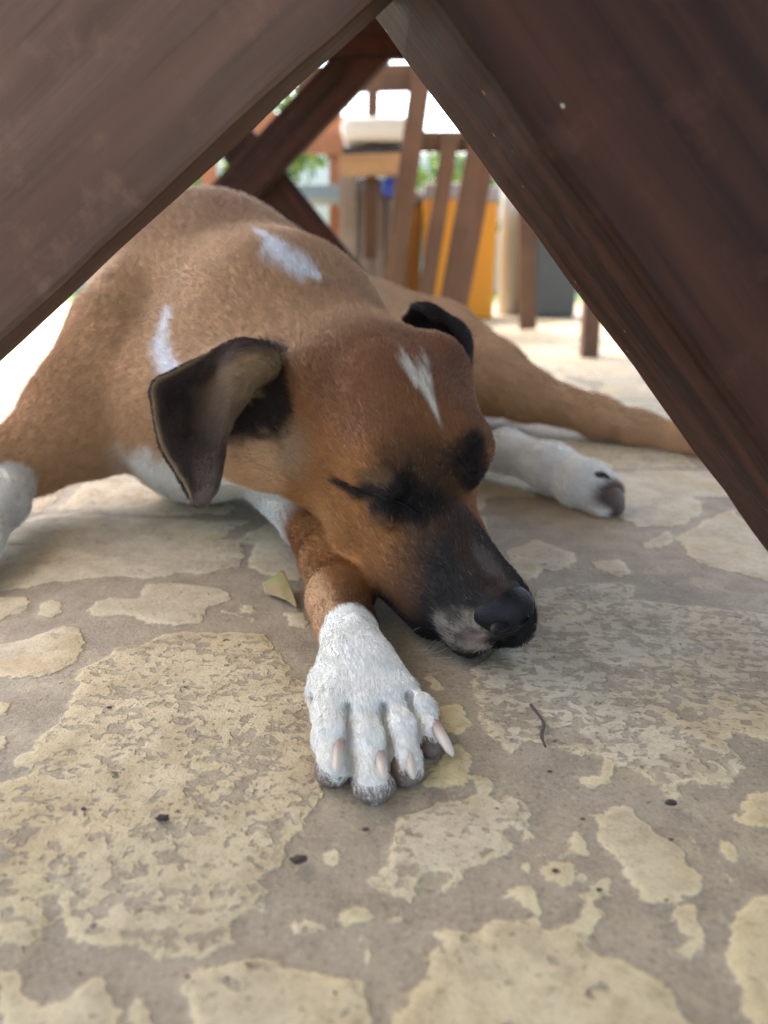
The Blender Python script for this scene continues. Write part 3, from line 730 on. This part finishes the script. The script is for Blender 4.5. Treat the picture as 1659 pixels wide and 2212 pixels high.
def sdf_part(name, plist, lo, hi, res, mat, parent, it=2):
    ax = [np.arange(l, h_, res).astype(np.float32) for l, h_ in zip(lo, hi)]
    f = np.full(tuple(len(q) for q in ax), .05, np.float32)
    for p in plist:
        d = prim_d(p, ax[0][:, None, None], ax[1][None, :, None], ax[2][None, None, :]).astype(np.float32); k = p['k']
        if p['op'] == 'add': h_ = np.maximum(k-np.abs(f-d), 0)/k; f = np.minimum(f, d)-h_*h_*k*.25
        else: h_ = np.maximum(k-np.abs(f+d), 0)/k; f = np.maximum(f, -d)+h_*h_*k*.25
    V, F = surface_net(*ax, f); V = smooth_mesh(V, F, it, .4)
    return link(name, mesh(name, V, F, True), mat, parent)
def collect(fn):
    k = len(prims); fn(); r_ = prims[k:]; del prims[k:]; return r_
# nose leather
def nose_prims():
    hell((1.3, .05, 0), (1.2, .95, 1.25), k=.005)
    hell((1.0, -.35, 0), (.95, .85, 1.15), k=.005)
    hell((1.3, -1.0, 0), (.7, .6, .6), k=.004)
    for c in (1, -1):
        hell((1.25, -.2, .85*c), (.85, .78, .72), k=.003)
        hcone((-.15, -.18, .45*c), (.5, -.28, .66*c), .24, .36, k=.001, op='sub')
        hcone((.5, -.36, .66*c), (1.1, -.62, 1.65*c), .24, .09, k=.001, op='sub')
    hcone((-.2, .1, 0), (.25, -1.7, 0), .05, .10, k=.0012, op='sub')
mn = N('nose_leather'); co = mn.coord('Object')
vo = mn.t.nodes.new('ShaderNodeTexVoronoi'); vo.inputs['Scale'].default_value = 1100; mn.put(vo.inputs['Vector'], co)
mn.bump(vo.outputs['Distance'], .45, .0006)
nose_mat = mn.set(color=mn.mix(mn.noise(co, 160, 3), srgb(12, 12, 14), srgb(28, 27, 29)), rough=.55, spec=.22)
c0 = hd(.8, -.2, 0)
sdf_part('nose', collect(nose_prims), c0-.032, c0+.032, .0007, nose_mat, dog)

def tube(name, pts, radii, mat, parent=None, seg=10, col=None, caps=True):
    pts = np.array(pts, float); n = len(pts); V, F = [], []
    tg = np.gradient(pts, axis=0); tg /= np.linalg.norm(tg, axis=1, keepdims=True)
    up = np.array([0, 0, 1.]) if abs(tg[0, 2]) < .9 else np.array([1., 0, 0])
    for i in range(n):
        x = np.cross(tg[i], up); x /= np.linalg.norm(x); y = np.cross(x, tg[i])
        for j in range(seg):
            a_ = 2*math.pi*j/seg; V.append(pts[i]+radii[i]*(x*math.cos(a_)+y*math.sin(a_)))
    for i in range(n-1):
        for j in range(seg): F.append((i*seg+j, i*seg+(j+1) % seg, (i+1)*seg+(j+1) % seg, (i+1)*seg+j))
    F.append(tuple(range(seg-1, -1, -1))); F.append(tuple((n-1)*seg+j for j in range(seg)))
    me = mesh(name, V, F, True)
    if col is not None:
        at = me.attributes.new('tone', 'FLOAT_COLOR', 'POINT')
        at.data.foreach_set('color', np.concatenate([np.repeat(np.array(col), seg, 0), np.ones((n*seg, 1))], 1).astype(np.float32).ravel())
    return link(name, me, mat, parent)
def bez(a, b, c_, n): 
    t = np.linspace(0, 1, n)[:, None]; return (1-t)**2*a+2*t*(1-t)*b+t*t*c_
mc = N('claw_horn'); co = mc.coord('Object')
claw_mat = mc.set(color=mc.mix(mc.math('MULTIPLY', mc.noise(co, 500, 3), .35), mc.attr('tone'), (.55, .47, .42)), rough=.5, spec=.3, sss=.15)
mc.b.inputs['Subsurface Radius'].default_value = (.004, .002, .0015)
CL = [((733, 1592, .352), (730, 1640, .338), (728, 1682, .328), 14), ((817, 1618, .347), (824, 1655, .334), (833, 1693, .326), 14),
      ((879, 1606, .352), (886, 1648, .339), (895, 1692, .330), 14), ((932, 1556, .367), (955, 1595, .353), (984, 1642, .342), 14),
      ((672, 1500, .398), (668, 1520, .392), (673, 1540, .386), 10)]
for q0, q1, q2, rr in CL:
    a_, b_, c_ = P(q0[0], q0[1]-8, q0[2]+.007), P(*q1), P(*q2); a_ = a_-np.array([0, 0, .0022]); b_ = b_+np.array([0, 0, .0012])
    c_ = c_+.10*(a_-c_); t = np.linspace(0, 1, 14); R_ = rad(rr, q0[2])*(1-t**2*.52)*np.sqrt(np.clip((1.012-t)/.12, 0, 1))
    pink, hornc = np.array(srgb(148, 120, 110)), np.array(srgb(184, 172, 154))
    cc = pink+(hornc-pink)*sstep(.2, .75, t)[:, None]
    tube('claw', bez(a_, b_, c_, 14), R_, claw_mat, dog, 12, cc)
mp = N('pad_skin'); co = mp.coord('Object'); mp.bump(mp.noise(co, 900, 3), .5, .0006)
pad_mat = mp.set(color=mp.mix(mp.noise(co, 180, 3), srgb(78, 68, 60), srgb(116, 98, 88)), rough=.6, spec=.35)
for px, py, z_, rr in ((718, 1668, .347, 40), (808, 1712, .337, 48), (877, 1668, .347, 37), (928, 1600, .367, 27)):
    ctr = P(px, py, z_); ctr[2] = .0042
    sdf_part('toe_pad', collect(lambda: ell(ctr, (rad(rr, z_), .0105, .0054))), ctr-.02, ctr+.02, .0009, pad_mat, dog)
pad_mat = N('dark_pad').set(color=srgb(92, 74, 66), rough=.7)
for px, py, z_, rr in ((1318, 1085, .724, 32),):
    ctr = P(px, py, z_)
    sdf_part('toe_pad', collect(lambda: ell(ctr, (rad(rr, z_), .014, rad(38, z_)))), ctr-.03, ctr+.03, .0016, pad_mat, dog)
dk = N('dark_claw').set(color=srgb(30, 26, 26), rough=.4)
tube('claw', bez(P(1282, 1032, .728), P(1302, 1020, .724), P(1318, 1034, .720), 8), [.0042, .0042, .004, .0036, .003, .0024, .0016, .0008], dk, dog)
# lash lines of the closed eyes, whiskers
lm = N('eyelid_skin').set(color=srgb(14, 12, 11), rough=.7, spec=.15)
for c in (1, -1):
    if c < 0: continue
    pts = [hd(a_, b_-.02, c_-.10) for a_, b_, c_ in EYE]
    tube('eyelid', grid_surface([[q] for q in pts], 1, 20)[:, 0], [.0004+.0009*math.sin(math.pi*i/19) for i in range(20)], lm, dog, 8)
wm = N('whisker').set(color=srgb(200, 190, 175), rough=.4)
def whiskers():
    cu = bpy.data.hair_curves.new('whiskers'); r = np.random.default_rng(5); n = 16
    cu.add_curves([6]*n); pts = []
    for i in range(n):
        c = 1 if i < 11 else -1
        s_, u_ = 1.8+2.6*r.random(), -2.2-1.6*r.random()
        b = hd(s_, u_, 2.1*c); d = HR @ np.array([.15+.5*r.random(), -.75+.7*r.random(), .9*c]); d /= np.linalg.norm(d)
        L = .008+.014*r.random()
        for k in range(6):
            t = k/5; q = b+d*L*t+np.array([0, -.002, -.006])*t*t*L/.02; q[2] = max(q[2], .0006); pts.append(q)
    cu.attributes['position'].data.foreach_set('vector', np.array(pts, np.float32).ravel())
    ra = cu.attributes.get('radius') or cu.attributes.new('radius', 'FLOAT', 'POINT')
    ra.data.foreach_set('value', np.tile([.00010, .00009, .00008, .00006, .00004, .00002], n).astype(np.float32))
    link('whiskers', cu, wm, dog)
whiskers()

#@TABLE
# ------------------------------------------------------------------ timber table whose crossed legs frame the dog
def wood(name, dark, mid_, red, grain=1.0, rough=.5, chips=True, spec=.35):
    m = N(name); co = m.coord('Object')
    g = m.mapping(co, (1.6, 26, 26)); g2 = m.mapping(co, (5, 150, 150))
    a_ = m.noise(g, 1.0*grain, 4, .6, .6); b_ = m.noise(g2, 1.0*grain, 4, .65); c_ = m.noise(co, 38, 5, .65); d_ = m.noise(co, 7, 3, .5)
    col = m.mix(m.ss(a_, .35, .65), dark, mid_)
    col = m.mix(m.math('MULTIPLY', m.ss(m.noise(g, .55*grain, 3, .5, 1.0), .48, .66), .8), col, red)
    col = m.mix(m.math('MULTIPLY', m.ss(b_, .5, .72), .45), col, tuple(x*.55 for x in dark))
    col = m.mix(m.math('MULTIPLY', m.ss(c_, .52, .75), .30), col, tuple(min(1, x*1.9+.01) for x in mid_))
    col = m.mix(m.math('MULTIPLY', m.ss(d_, .5, .7), .25), col, tuple(x*1.3+.008 for x in mid_))
    if chips:
        v = m.t.nodes.new('ShaderNodeTexVoronoi'); v.inputs['Scale'].default_value = 60; v.inputs['Randomness'].default_value = 1; m.put(v.inputs['Vector'], m.mapping(co, (.7, 1, 1)))
        sp = m.math('MULTIPLY', m.math('SUBTRACT', 1.0, m.ss(v.outputs['Distance'], .03, .06)), m.ss(m.noise(co, 21, 2), .44, .52))
        sc2 = m.math('MULTIPLY', m.ss(m.noise(m.mapping(co, (14, 90, 90)), 1.0, 4, .6, .4), .70, .74), m.ss(m.noise(co, 11, 2), .5, .6))
        col = m.mix(m.math('MULTIPLY', sp, .8), col, srgb(170, 160, 148)); col = m.mix(m.math('MULTIPLY', sc2, .5), col, srgb(150, 138, 128))
    h = m.math('ADD', m.math('MULTIPLY', b_, .7), m.math('MULTIPLY', c_, .6))
    m.bump(h, .5, .0014)
    return m.set(color=col, rough=m.math('ADD', rough-.10, m.math('MULTIPLY', c_, .24)), spec=spec)
W_DARK = wood('dark_stained_timber', srgb(38, 23, 17), srgb(68, 41, 29), srgb(112, 54, 33), rough=.55, spec=.12)
W_LIT = wood('lit_timber', srgb(78, 55, 42), srgb(106, 80, 64), srgb(108, 72, 52), rough=.55, spec=.25)  # same timber, colour lightened to paint in the light on the left leg
W_BROWN = wood('brown_timber', srgb(84, 60, 44), srgb(112, 80, 58), srgb(118, 80, 56), chips=False)
W_GREY = wood('grey_timber', srgb(110, 96, 84), srgb(140, 124, 108), srgb(128, 104, 82), chips=False)
W_TERRA = wood('orange_timber', srgb(156, 102, 70), srgb(174, 116, 82), srgb(166, 104, 70), chips=False)
from mathutils import Matrix, Vector
def bar(name, a, b, nrm, wid, thick, mat, parent=None, bevel=.002, base=np.zeros(3), seg=1, rough=0.0):
    """board from a to b: its edge runs along a-b, it is WID wide towards nrm and THICK deep (+ side)"""
    a, b = np.asarray(a, float), np.asarray(b, float); x = b-a; L = np.linalg.norm(x); x /= L
    z = np.asarray(nrm, float); z = z-(z @ x)*x; z /= np.linalg.norm(z); y = np.cross(z, x)
    import bmesh
    bm = bmesh.new(); bmesh.ops.create_cube(bm, size=1)
    for v in bm.verts: v.co = Vector(((v.co.x+.5)*L, (v.co.y+.5)*thick, (v.co.z+.5)*wid))
    if seg > 1:
        bmesh.ops.subdivide_edges(bm, edges=[e for e in bm.edges if abs((e.verts[0].co-e.verts[1].co).x) > L*.9], cuts=seg)
    if bevel: bmesh.ops.bevel(bm, geom=[e for e in bm.edges if len(e.link_faces) == 2 and e.calc_face_angle(0) > 1], offset=bevel, segments=2, profile=.6, affect='EDGES')
    if rough:
        V = np.array([v.co[:] for v in bm.verts]); nz = np.stack([vnoise(V+i*7.3, 30, 40+i)-.5 for i in range(3)], 1)*rough+np.stack([vnoise(V+i*3.1, 110, 50+i)-.5 for i in range(3)], 1)*rough*.5
        for v, d in zip(bm.verts, nz): v.co.y += d[1]; v.co.z += d[2]
    me = bpy.data.meshes.new(name); bm.to_mesh(me); bm.free()
    o = link(name, me, mat, parent)
    M = Matrix(((x[0], y[0], z[0], a[0]-base[0]), (x[1], y[1], z[1], a[1]-base[1]), (x[2], y[2], z[2], a[2]-base[2]), (0, 0, 0, 1)))
    o.matrix_local = M
    return o
tb = np.array([.05, 1.1, 0.])
table = empty('trestle_table', tb)
tag(table, 'dark timber table standing over the dog on crossed plank legs', 'table')
def ext(a, b, z0, z1):
    """the line a-b prolonged to heights z0 and z1"""
    d = (b-a)/(b-a)[2]; return a+d*(z0-a[2]), a+d*(z1-a[2])
YR0, YR1, YL0, YL1 = .33, .4647, .370, .399
a, b = ext(PY(1659, 1000, YR0), PY(960, 20, YR0), 0, .70)
a2, b2 = ext(PY(1659, 1230, YR1), PY(840, 50, YR1), 0, .70)
def plank(name, a, b, side, wid, thick, mat, **kw):
    """vertical-plane plank: front face at a.y, deep towards +y, WID towards SIDE"""
    a, b = np.asarray(a), np.asarray(b); x = (b-a)/np.linalg.norm(b-a)
    n = np.array(side, float); n = n-(n @ x)*x
    if np.cross(n, x)[1] < 0: a, b = b, a
    return bar(name, a, b, n, wid, thick, mat, **kw)
plank('leg', a, b, (1, 0, .6), .16, YR1-YR0, W_DARK, parent=table, base=tb, bevel=.004, seg=60, rough=.0016)
a, b = ext(PY(0, 740, YL0), PY(770, 31, YL0), 0, .70)
plank('leg', a, b, (-1, 0, 1), .14, YL1-YL0, W_LIT, parent=table, base=tb, bevel=.003, seg=60, rough=.0012)
YF = 1.95
def cl(p, q, wpx, y):
    a, b = PY(*p, y), PY(*q, y); return a, b, wpx*2*T*y/CP/2212
a, b, wd = cl((470, 450), (790, 110), 78, YF); a, b = ext(a, b, 0, .655); n = np.cross((b-a)/np.linalg.norm(b-a), [0, 1, 0])
plank('leg', a-n*wd/2, b-n*wd/2, n, wd, .05, W_DARK, parent=table, base=tb)
a, b, wd = cl((640, 470), (480, 270), 78, YF+.052); a, b = ext(a, b, 0, .655); n = np.cross((b-a)/np.linalg.norm(b-a), [0, 1, 0])
plank('leg', a-n*wd/2, b-n*wd/2, n, wd, .05, W_DARK, parent=table, base=tb)
xa, xb = -.36, .46
bar('apron', (xa+.03, YF-.01, .615), (xb-.03, YF-.01, .615), (0, 0, 1), .085, .03, W_DARK, parent=table, base=tb)
for i in range(6):
    x0 = xa+(xb-xa)*i/6
    bar('top_board', (x0+.002, .12, .700), (x0+.002, 2.10, .700), (0, 0, 1), .035, -(xb-xa)/6+.004, W_DARK, parent=table, base=tb)

#@BACK
# ------------------------------------------------------------------ far end of the patio
def strip(name, p, q, wpx, y, depth, mat, parent, base):
    a, b, wd = cl(p, q, wpx, y); n = np.cross((b-a)/np.linalg.norm(b-a), [0, 1, 0])
    return plank(name, a-n*wd/2, b-n*wd/2, n, wd, depth, mat, parent=parent, base=base)
# slat-backed chair
b1 = PG(1000, 705); chair = empty('slat_chair', b1); Y1 = 2.85
tag(chair, 'brown wooden slat-backed chair before the yellow bins', 'chair')
for p, q, w_ in (((912, 150), (846, 640), 40), ((975, 290), (920, 640), 32), ((1045, 300), (978, 670), 58)):
    strip('back_slat', p, q, w_, Y1, .03, W_BROWN, chair, b1)
strip('top_rail', (640, 172), (1110, 160), 46, Y1+.035, .03, W_BROWN, chair, b1)
strip('cross_rail', (870, 305), (1120, 305), 36, Y1+.035, .03, W_BROWN, chair, b1)
strip('leg', (1142, 712), (1138, 330), 32, 2.80, .045, W_BROWN, chair, b1)
strip('leg', (978, 700), (1000, 560), 34, Y1+.07, .045, W_BROWN, chair, b1)
# cushioned chair behind it
b2 = PG(800, 690); chair2 = empty('cushioned_chair', b2); Y2 = 3.25
tag(chair2, 'wooden chair with a thick pale seat cushion beside the slatted chair', 'chair')
strip('back_post', (800, 560), (806, 150), 22, Y2, .04, W_BROWN, chair2, b2)
strip('seat_rail', (735, 358), (885, 352), 40, Y2-.06, .05, wood('tan_timber', srgb(160, 124, 84), srgb(176, 138, 94), srgb(150, 108, 70), chips=False), chair2, b2)
strip('underseat_band', (740, 328), (890, 326), 16, Y2-.05, .30, N('dark_underseat').set(color=srgb(52, 50, 52), rough=.8), chair2, b2)  # flat dark band between cushion and rail
strip('leg', (752, 660), (752, 380), 34, Y2-.06, .06, W_GREY, chair2, b2)
strip('leg', (862, 660), (866, 380), 28, Y2-.06, .05, W_BROWN, chair2, b2)
cm = N('cushion_cloth'); co = cm.coord('Object'); cm.bump(cm.noise(co, 60, 3), .4, .01)
cush = cm.set(color=cm.mix(cm.noise(co, 20, 3), srgb(206, 202, 194), srgb(222, 218, 210)), rough=.85)
a_, b_ = PY(738, 290, Y2), PY(890, 290, Y2); ctr = (a_+b_)/2+np.array([0, .12, .01]); hw = (b_-a_)[0]/2
def rbox(name, ctr, half, r, mat, parent, n=3):
    import bmesh
    bm = bmesh.new(); bmesh.ops.create_cube(bm, size=2)
    for v in bm.verts: v.co = Vector((v.co.x*half[0], v.co.y*half[1], v.co.z*half[2]))
    bmesh.ops.bevel(bm, geom=list(bm.edges), offset=r, segments=n, profile=.5, affect='EDGES')
    me = bpy.data.meshes.new(name); bm.to_mesh(me); bm.free(); me.polygons.foreach_set('use_smooth', np.ones(len(me.polygons), bool))
    o = link(name, me, mat, parent); o.location = ctr if parent is None else np.asarray(ctr)-np.array(parent.location)
    return o
rbox('cushion', ctr, (hw, .2, .038), .03, cush, chair2)
# grey board crate under/behind the cushioned chair
def board_box(name, label, cat, px0, px1, py_top, y, depth, mat, nb, foot=None):
    a_, b_ = PY(px0, py_top, y), PY(px1, py_top, y); z1 = a_[2]; base = np.array([(a_[0]+b_[0])/2, y+depth/2, 0])
    e = empty(name, base); tag(e, label, cat); wd = (b_[0]-a_[0])/nb
    for i in range(nb):
        x0 = a_[0]+wd*i
        bar('board', (x0+.003, y, .002), (x0+.003, y, z1), (1, 0, 0), wd-.006, -.02, mat, parent=e, base=base)
    rbox('core', base+np.array([0, .01, z1/2-.004]), ((b_[0]-a_[0])/2-.004, depth/2, z1/2-.006), .004, mat, e, 1)
    return e
board_box('planter_box', 'tall weathered grey board box behind the cushioned chair', 'planter', 742, 862, 385, 3.45, .25, W_GREY, 4)
# blue ball on the chair leg height
bb = PY(845, 402, 3.36)
import bmesh
def ball(name, ctr, r, mat, parent=None, sub=3):
    bm = bmesh.new(); bmesh.ops.create_icosphere(bm, subdivisions=sub, radius=r); me = bpy.data.meshes.new(name); bm.to_mesh(me); bm.free()
    me.polygons.foreach_set('use_smooth', np.ones(len(me.polygons), bool))
    o = link(name, me, mat, parent); o.location = ctr if parent is None else np.asarray(ctr)-np.array(parent.location); return o
plm = lambda nm, c_, r_=.45: N(nm).set(color=c_, rough=r_)
kn = tube('blue_cap', [bb, bb+np.array([0, .02, 0]), bb+np.array([0, .05, 0]), bb+np.array([0, .085, 0])], [.030, .036, .037, .037], plm('blue_plastic', srgb(70, 92, 190)), None, 24)
tag(kn, 'small round blue cap on the front of the grey board box', 'cap')
# amber bins with grey lids, dark bin, pale post
def bin_(label, px0, px1, py0, y, depth, mat, lidmat):
    a_, b_ = PY(px0, py0, y), PY(px1, py0, y); h_ = a_[2]; base = np.array([(a_[0]+b_[0])/2, y+depth/2, 0]); hw = (b_[0]-a_[0])/2
    e = empty('storage_bin', base); tag(e, label, 'bin', 'bins standing behind the chairs')
    bm = bmesh.new(); bmesh.ops.create_cube(bm, size=2)
    for v in bm.verts: 
        k = .9 if v.co.z < 0 else 1
        v.co = Vector((v.co.x*hw*k, v.co.y*depth/2*k, (v.co.z+1)*h_/2))
    bmesh.ops.bevel(bm, geom=list(bm.edges), offset=.015, segments=3, profile=.5, affect='EDGES')
    me = bpy.data.meshes.new('tub'); bm.to_mesh(me); bm.free(); link('tub', me, mat, e)
    rbox('lid', base+np.array([0, 0, h_+.02]), (hw*1.05, depth/2*1.06, .03), .012, lidmat, e)
    return e
AMB = plm('amber_plastic', srgb(214, 142, 24)); GRY = plm('grey_plastic', srgb(150, 142, 140)); DGR = plm('dark_grey_plastic', srgb(72, 76, 76)); TAN = plm('tan_plastic', srgb(196, 152, 76))
bin_('tan yellow storage bin behind the narrow chair slats', 862, 912, 440, 3.7, .3, TAN, GRY)
bin_('amber yellow storage bin behind the middle of the slatted chair', 918, 1000, 425, 3.5, .3, AMB, GRY)
bin_('amber yellow storage bin beside the dark grey bin', 1006, 1078, 432, 3.55, .3, AMB, GRY)
bin_('dark grey storage bin right of the pale post', 1158, 1262, 470, 3.6, .35, DGR, DGR)
pp = PY(1100, 620, 3.9); post = tube('post', [np.array([pp[0], 3.9, 0]), np.array([pp[0], 3.9, .6]), np.array([pp[0], 3.9, 1.25])], [.05]*3, N('pale_paint').set(color=srgb(214, 212, 204), rough=.7), None, 20)
tag(post, 'pale round post between the amber and dark grey bins', 'post')
# brown leg of a chair nearer on the right
b3 = PG(1275, 772); st = empty('wooden_stool', b3)
tag(st, 'brown wooden stool mostly hidden by the table leg', 'stool'); yy = b3[1]
for dx, dy in ((0, 0), (.22, .20), (.22, -.20), (.44, 0)):
    o = bar('leg', b3+np.array([dx-.018, dy, .0]), b3+np.array([dx-.018, dy, .44]), (1, 0, 0), .036, -.036, W_BROWN, parent=st, base=b3)
bar('seat', b3+np.array([.02, -.20, .44]), b3+np.array([.42, -.20, .44]), (0, 0, 1), .03, -.40, W_BROWN, parent=st, base=b3)
# garden bench at the left
b4 = np.array([-.9, 3.6, 0]); bench = empty('garden_bench', b4)
tag(bench, 'orange brown garden bench with a blue grey seat beyond the table end', 'bench')
strip('back_board', (430, 280), (745, 292), 70, 3.6, .03, W_TERRA, bench, b4)
strip('seat', (430, 418), (748, 414), 26, 3.25, .34, N('blue_grey_paint').set(color=srgb(120, 138, 146), rough=.6), bench, b4)
for px in (450, 725):
    strip('leg', (px, 640), (px, 260), 26, 3.63, .05, W_TERRA, bench, b4)

# garden behind: pale wall and bushes
gw = rbox('garden_wall', (0, 7.6, .55), (7, .1, .55), .01, N('white_render').set(color=srgb(226, 224, 214), rough=.85), None, 1)
tag(gw, 'low white garden wall behind the bushes', 'wall')
lawn = link('lawn', mesh('lawn', [(-30, 5.2, .006), (30, 5.2, .006), (30, 30, .006), (-30, 30, .006)], [(0, 1, 2, 3)]), N('lawn_green').set(color=srgb(110, 130, 70), rough=.9)); tag(lawn, kind='structure')
lf = N('leaf_green'); oi = lf.n('ObjectInfo'); gi = lf.n('NewGeometry')
leafm = lf.set(color=lf.mix(gi.outputs['Random Per Island'], srgb(84, 118, 44), srgb(158, 178, 92)), rough=.5, spec=.3)
lf.b.inputs['Transmission Weight'].default_value = 0
tw = N('bark').set(color=srgb(110, 92, 74), rough=.9)
def bush(x, y, h, r, n, seed, label):
    g = np.random.default_rng(seed); base = np.array([x, y, 0]); e = empty('bush', base); tag(e, label, 'bush', 'bushes along the garden wall')
    cl_ = g.normal(size=(14, 3)); cl_ /= np.linalg.norm(cl_, axis=1, keepdims=True); cl_ = cl_*g.random((14, 1))**.4*np.array([r, r, h*.42])*.8+np.array([0, 0, h*.55])
    k = g.integers(0, 14, n); pos = cl_[k]+g.normal(size=(n, 3))*r*.22; pos[:, 2] = np.abs(pos[:, 2])+.03
    d = g.normal(size=(n, 3)); d /= np.linalg.norm(d, axis=1, keepdims=True); s_ = np.cross(d, g.normal(size=(n, 3))); s_ /= np.linalg.norm(s_, axis=1, keepdims=True)
    L = (.045+.05*g.random(n))[:, None]; Wd = L*.28
    V = np.stack([pos-d*L, pos+s_*Wd, pos+d*L, pos-s_*Wd], 1).reshape(-1, 3); F = np.arange(4*n).reshape(-1, 4)
    link('foliage', mesh('foliage', V, F), leafm, e)
    VV = []; 
    for i in range(3):
        tube('stem', [np.array([g.normal()*.03, g.normal()*.03, 0]), cl_[i]*.5, cl_[i]], [.02, .014, .006], tw, e, 6)
for i, (x, y, h, r, n, lb) in enumerate([(-3.2, 6.6, 1.7, .7, 1500, 'pale green bush at the left end of the garden wall'), (-1.75, 6.9, 1.35, .55, 1100, 'bushy green shrub seen past the far table legs'),
        (-.75, 6.5, 1.9, .5, 1100, 'tall loose green bush above the garden bench'), (.55, 7.0, 1.2, .5, 900, 'low green bush behind the storage bins'), (1.9, 6.8, 1.6, .6, 1200, 'green bush behind the dark grey bin')]):
    bush(x, y, h, r, n, 60+i, lb)

# small litter on the floor --------------------------------
lm2 = N('dry_leaf'); co = lm2.coord('Object')
dry = lm2.set(color=lm2.mix(lm2.ss(lm2.noise(co, 120, 4), .42, .6), srgb(122, 122, 50), srgb(150, 120, 78)), rough=.6)
LC = np.array([605, 1292])
LE = [[(552, 1262, .004), (556, 1278, .003), (562, 1288, .001)], [(585, 1264, .012), (588, 1282, .006), (590, 1296, .001)], [(615, 1260, .018), (612, 1285, .008), (606, 1304, .002)], [(635, 1285, .010), (632, 1298, .006), (626, 1312, .002)], [(657, 1328, .002), (656, 1330, .0015), (655, 1332, .001)]]
A = grid_surface([[PG(*(LC+.72*(np.array([a_, b_])-LC)), 0)*np.array([1, 1, 0])+np.array([0, 0, z_*.55+.0018]) for a_, b_, z_ in r_] for r_ in LE], 9, 18); nv, nu = A.shape[:2]
i = (np.arange(nu-1)[None, :]+nu*np.arange(nv-1)[:, None]).ravel()
lo = link('fallen_leaf', mesh('fallen_leaf', A.reshape(-1, 3), np.stack([i, i+1, i+nu+1, i+nu], 1), True), dry)
md = lo.modifiers.new('thickness', 'SOLIDIFY'); md.thickness = .0005
tag(lo, 'curled yellow green leaf lying beside the foreleg', 'leaf')
tm = N('twig').set(color=srgb(74, 58, 52), rough=.7)
tw_ = tube('twig', grid_surface([[PG(a_, b_, .0032)] for a_, b_ in ((1146, 1522), (1160, 1540), (1174, 1562), (1170, 1590), (1178, 1612))], 1, 16)[:, 0], [.0007]*8+[.0009]*5+[.0006]*3, tm, None, 7)
tag(tw_, 'thin dark twig on the pitted stone beside the paw', 'twig')
GRIT = N('grit').set(color=srgb(70, 56, 46), rough=.8); sg = np.random.default_rng(12)
for i in range(12):
    px, py = sg.uniform(120, 1600), sg.uniform(1480, 2150); r_ = .0006+.0006*sg.random()
    if 640 < px < 1010 and py < 1770: continue
    bm = bmesh.new(); bmesh.ops.create_icosphere(bm, subdivisions=1, radius=r_)
    for v in bm.verts: v.co = Vector((v.co.x*1.3, v.co.y*.8, v.co.z*.6))*(.7+.6*sg.random())
    me = bpy.data.meshes.new('grit_speck'); bm.to_mesh(me); bm.free()
    o = link('grit_speck', me, GRIT)
    o.location = PG(px, py, .0012)+np.array([0, 0, r_*.3]); tag(o, 'tiny dark speck of grit lying loose on the paving', 'grit', 'grit specks on the paving')
cm_ = N('crumb').set(color=srgb(58, 46, 38), rough=.8)
for px, py, r_, lb in ((645, 1862, .0024, 'dark curled crumb on the mortar below the big pitted stone'), (352, 1770, .0022, 'dark crumb in a hollow of the big pitted stone'), (1450, 1738, .0022, 'dark crumb on the mortar below the stone under the nose'), (1188, 1668, .0009, 'tiny dark speck on the mortar right of the claws')):
    g = np.random.default_rng(px); bm = bmesh.new(); bmesh.ops.create_icosphere(bm, subdivisions=2, radius=r_)
    for v in bm.verts: v.co = Vector((v.co.x*1.2, v.co.y*.8, v.co.z*.55))*(.7+.6*g.random())
    me = bpy.data.meshes.new('dirt_crumb'); bm.to_mesh(me); bm.free()
    o = link('dirt_crumb', me, cm_); o.location = PG(px, py, .0018)+np.array([0, 0, r_*.4]); tag(o, lb, 'crumb', 'dirt crumbs on the floor')
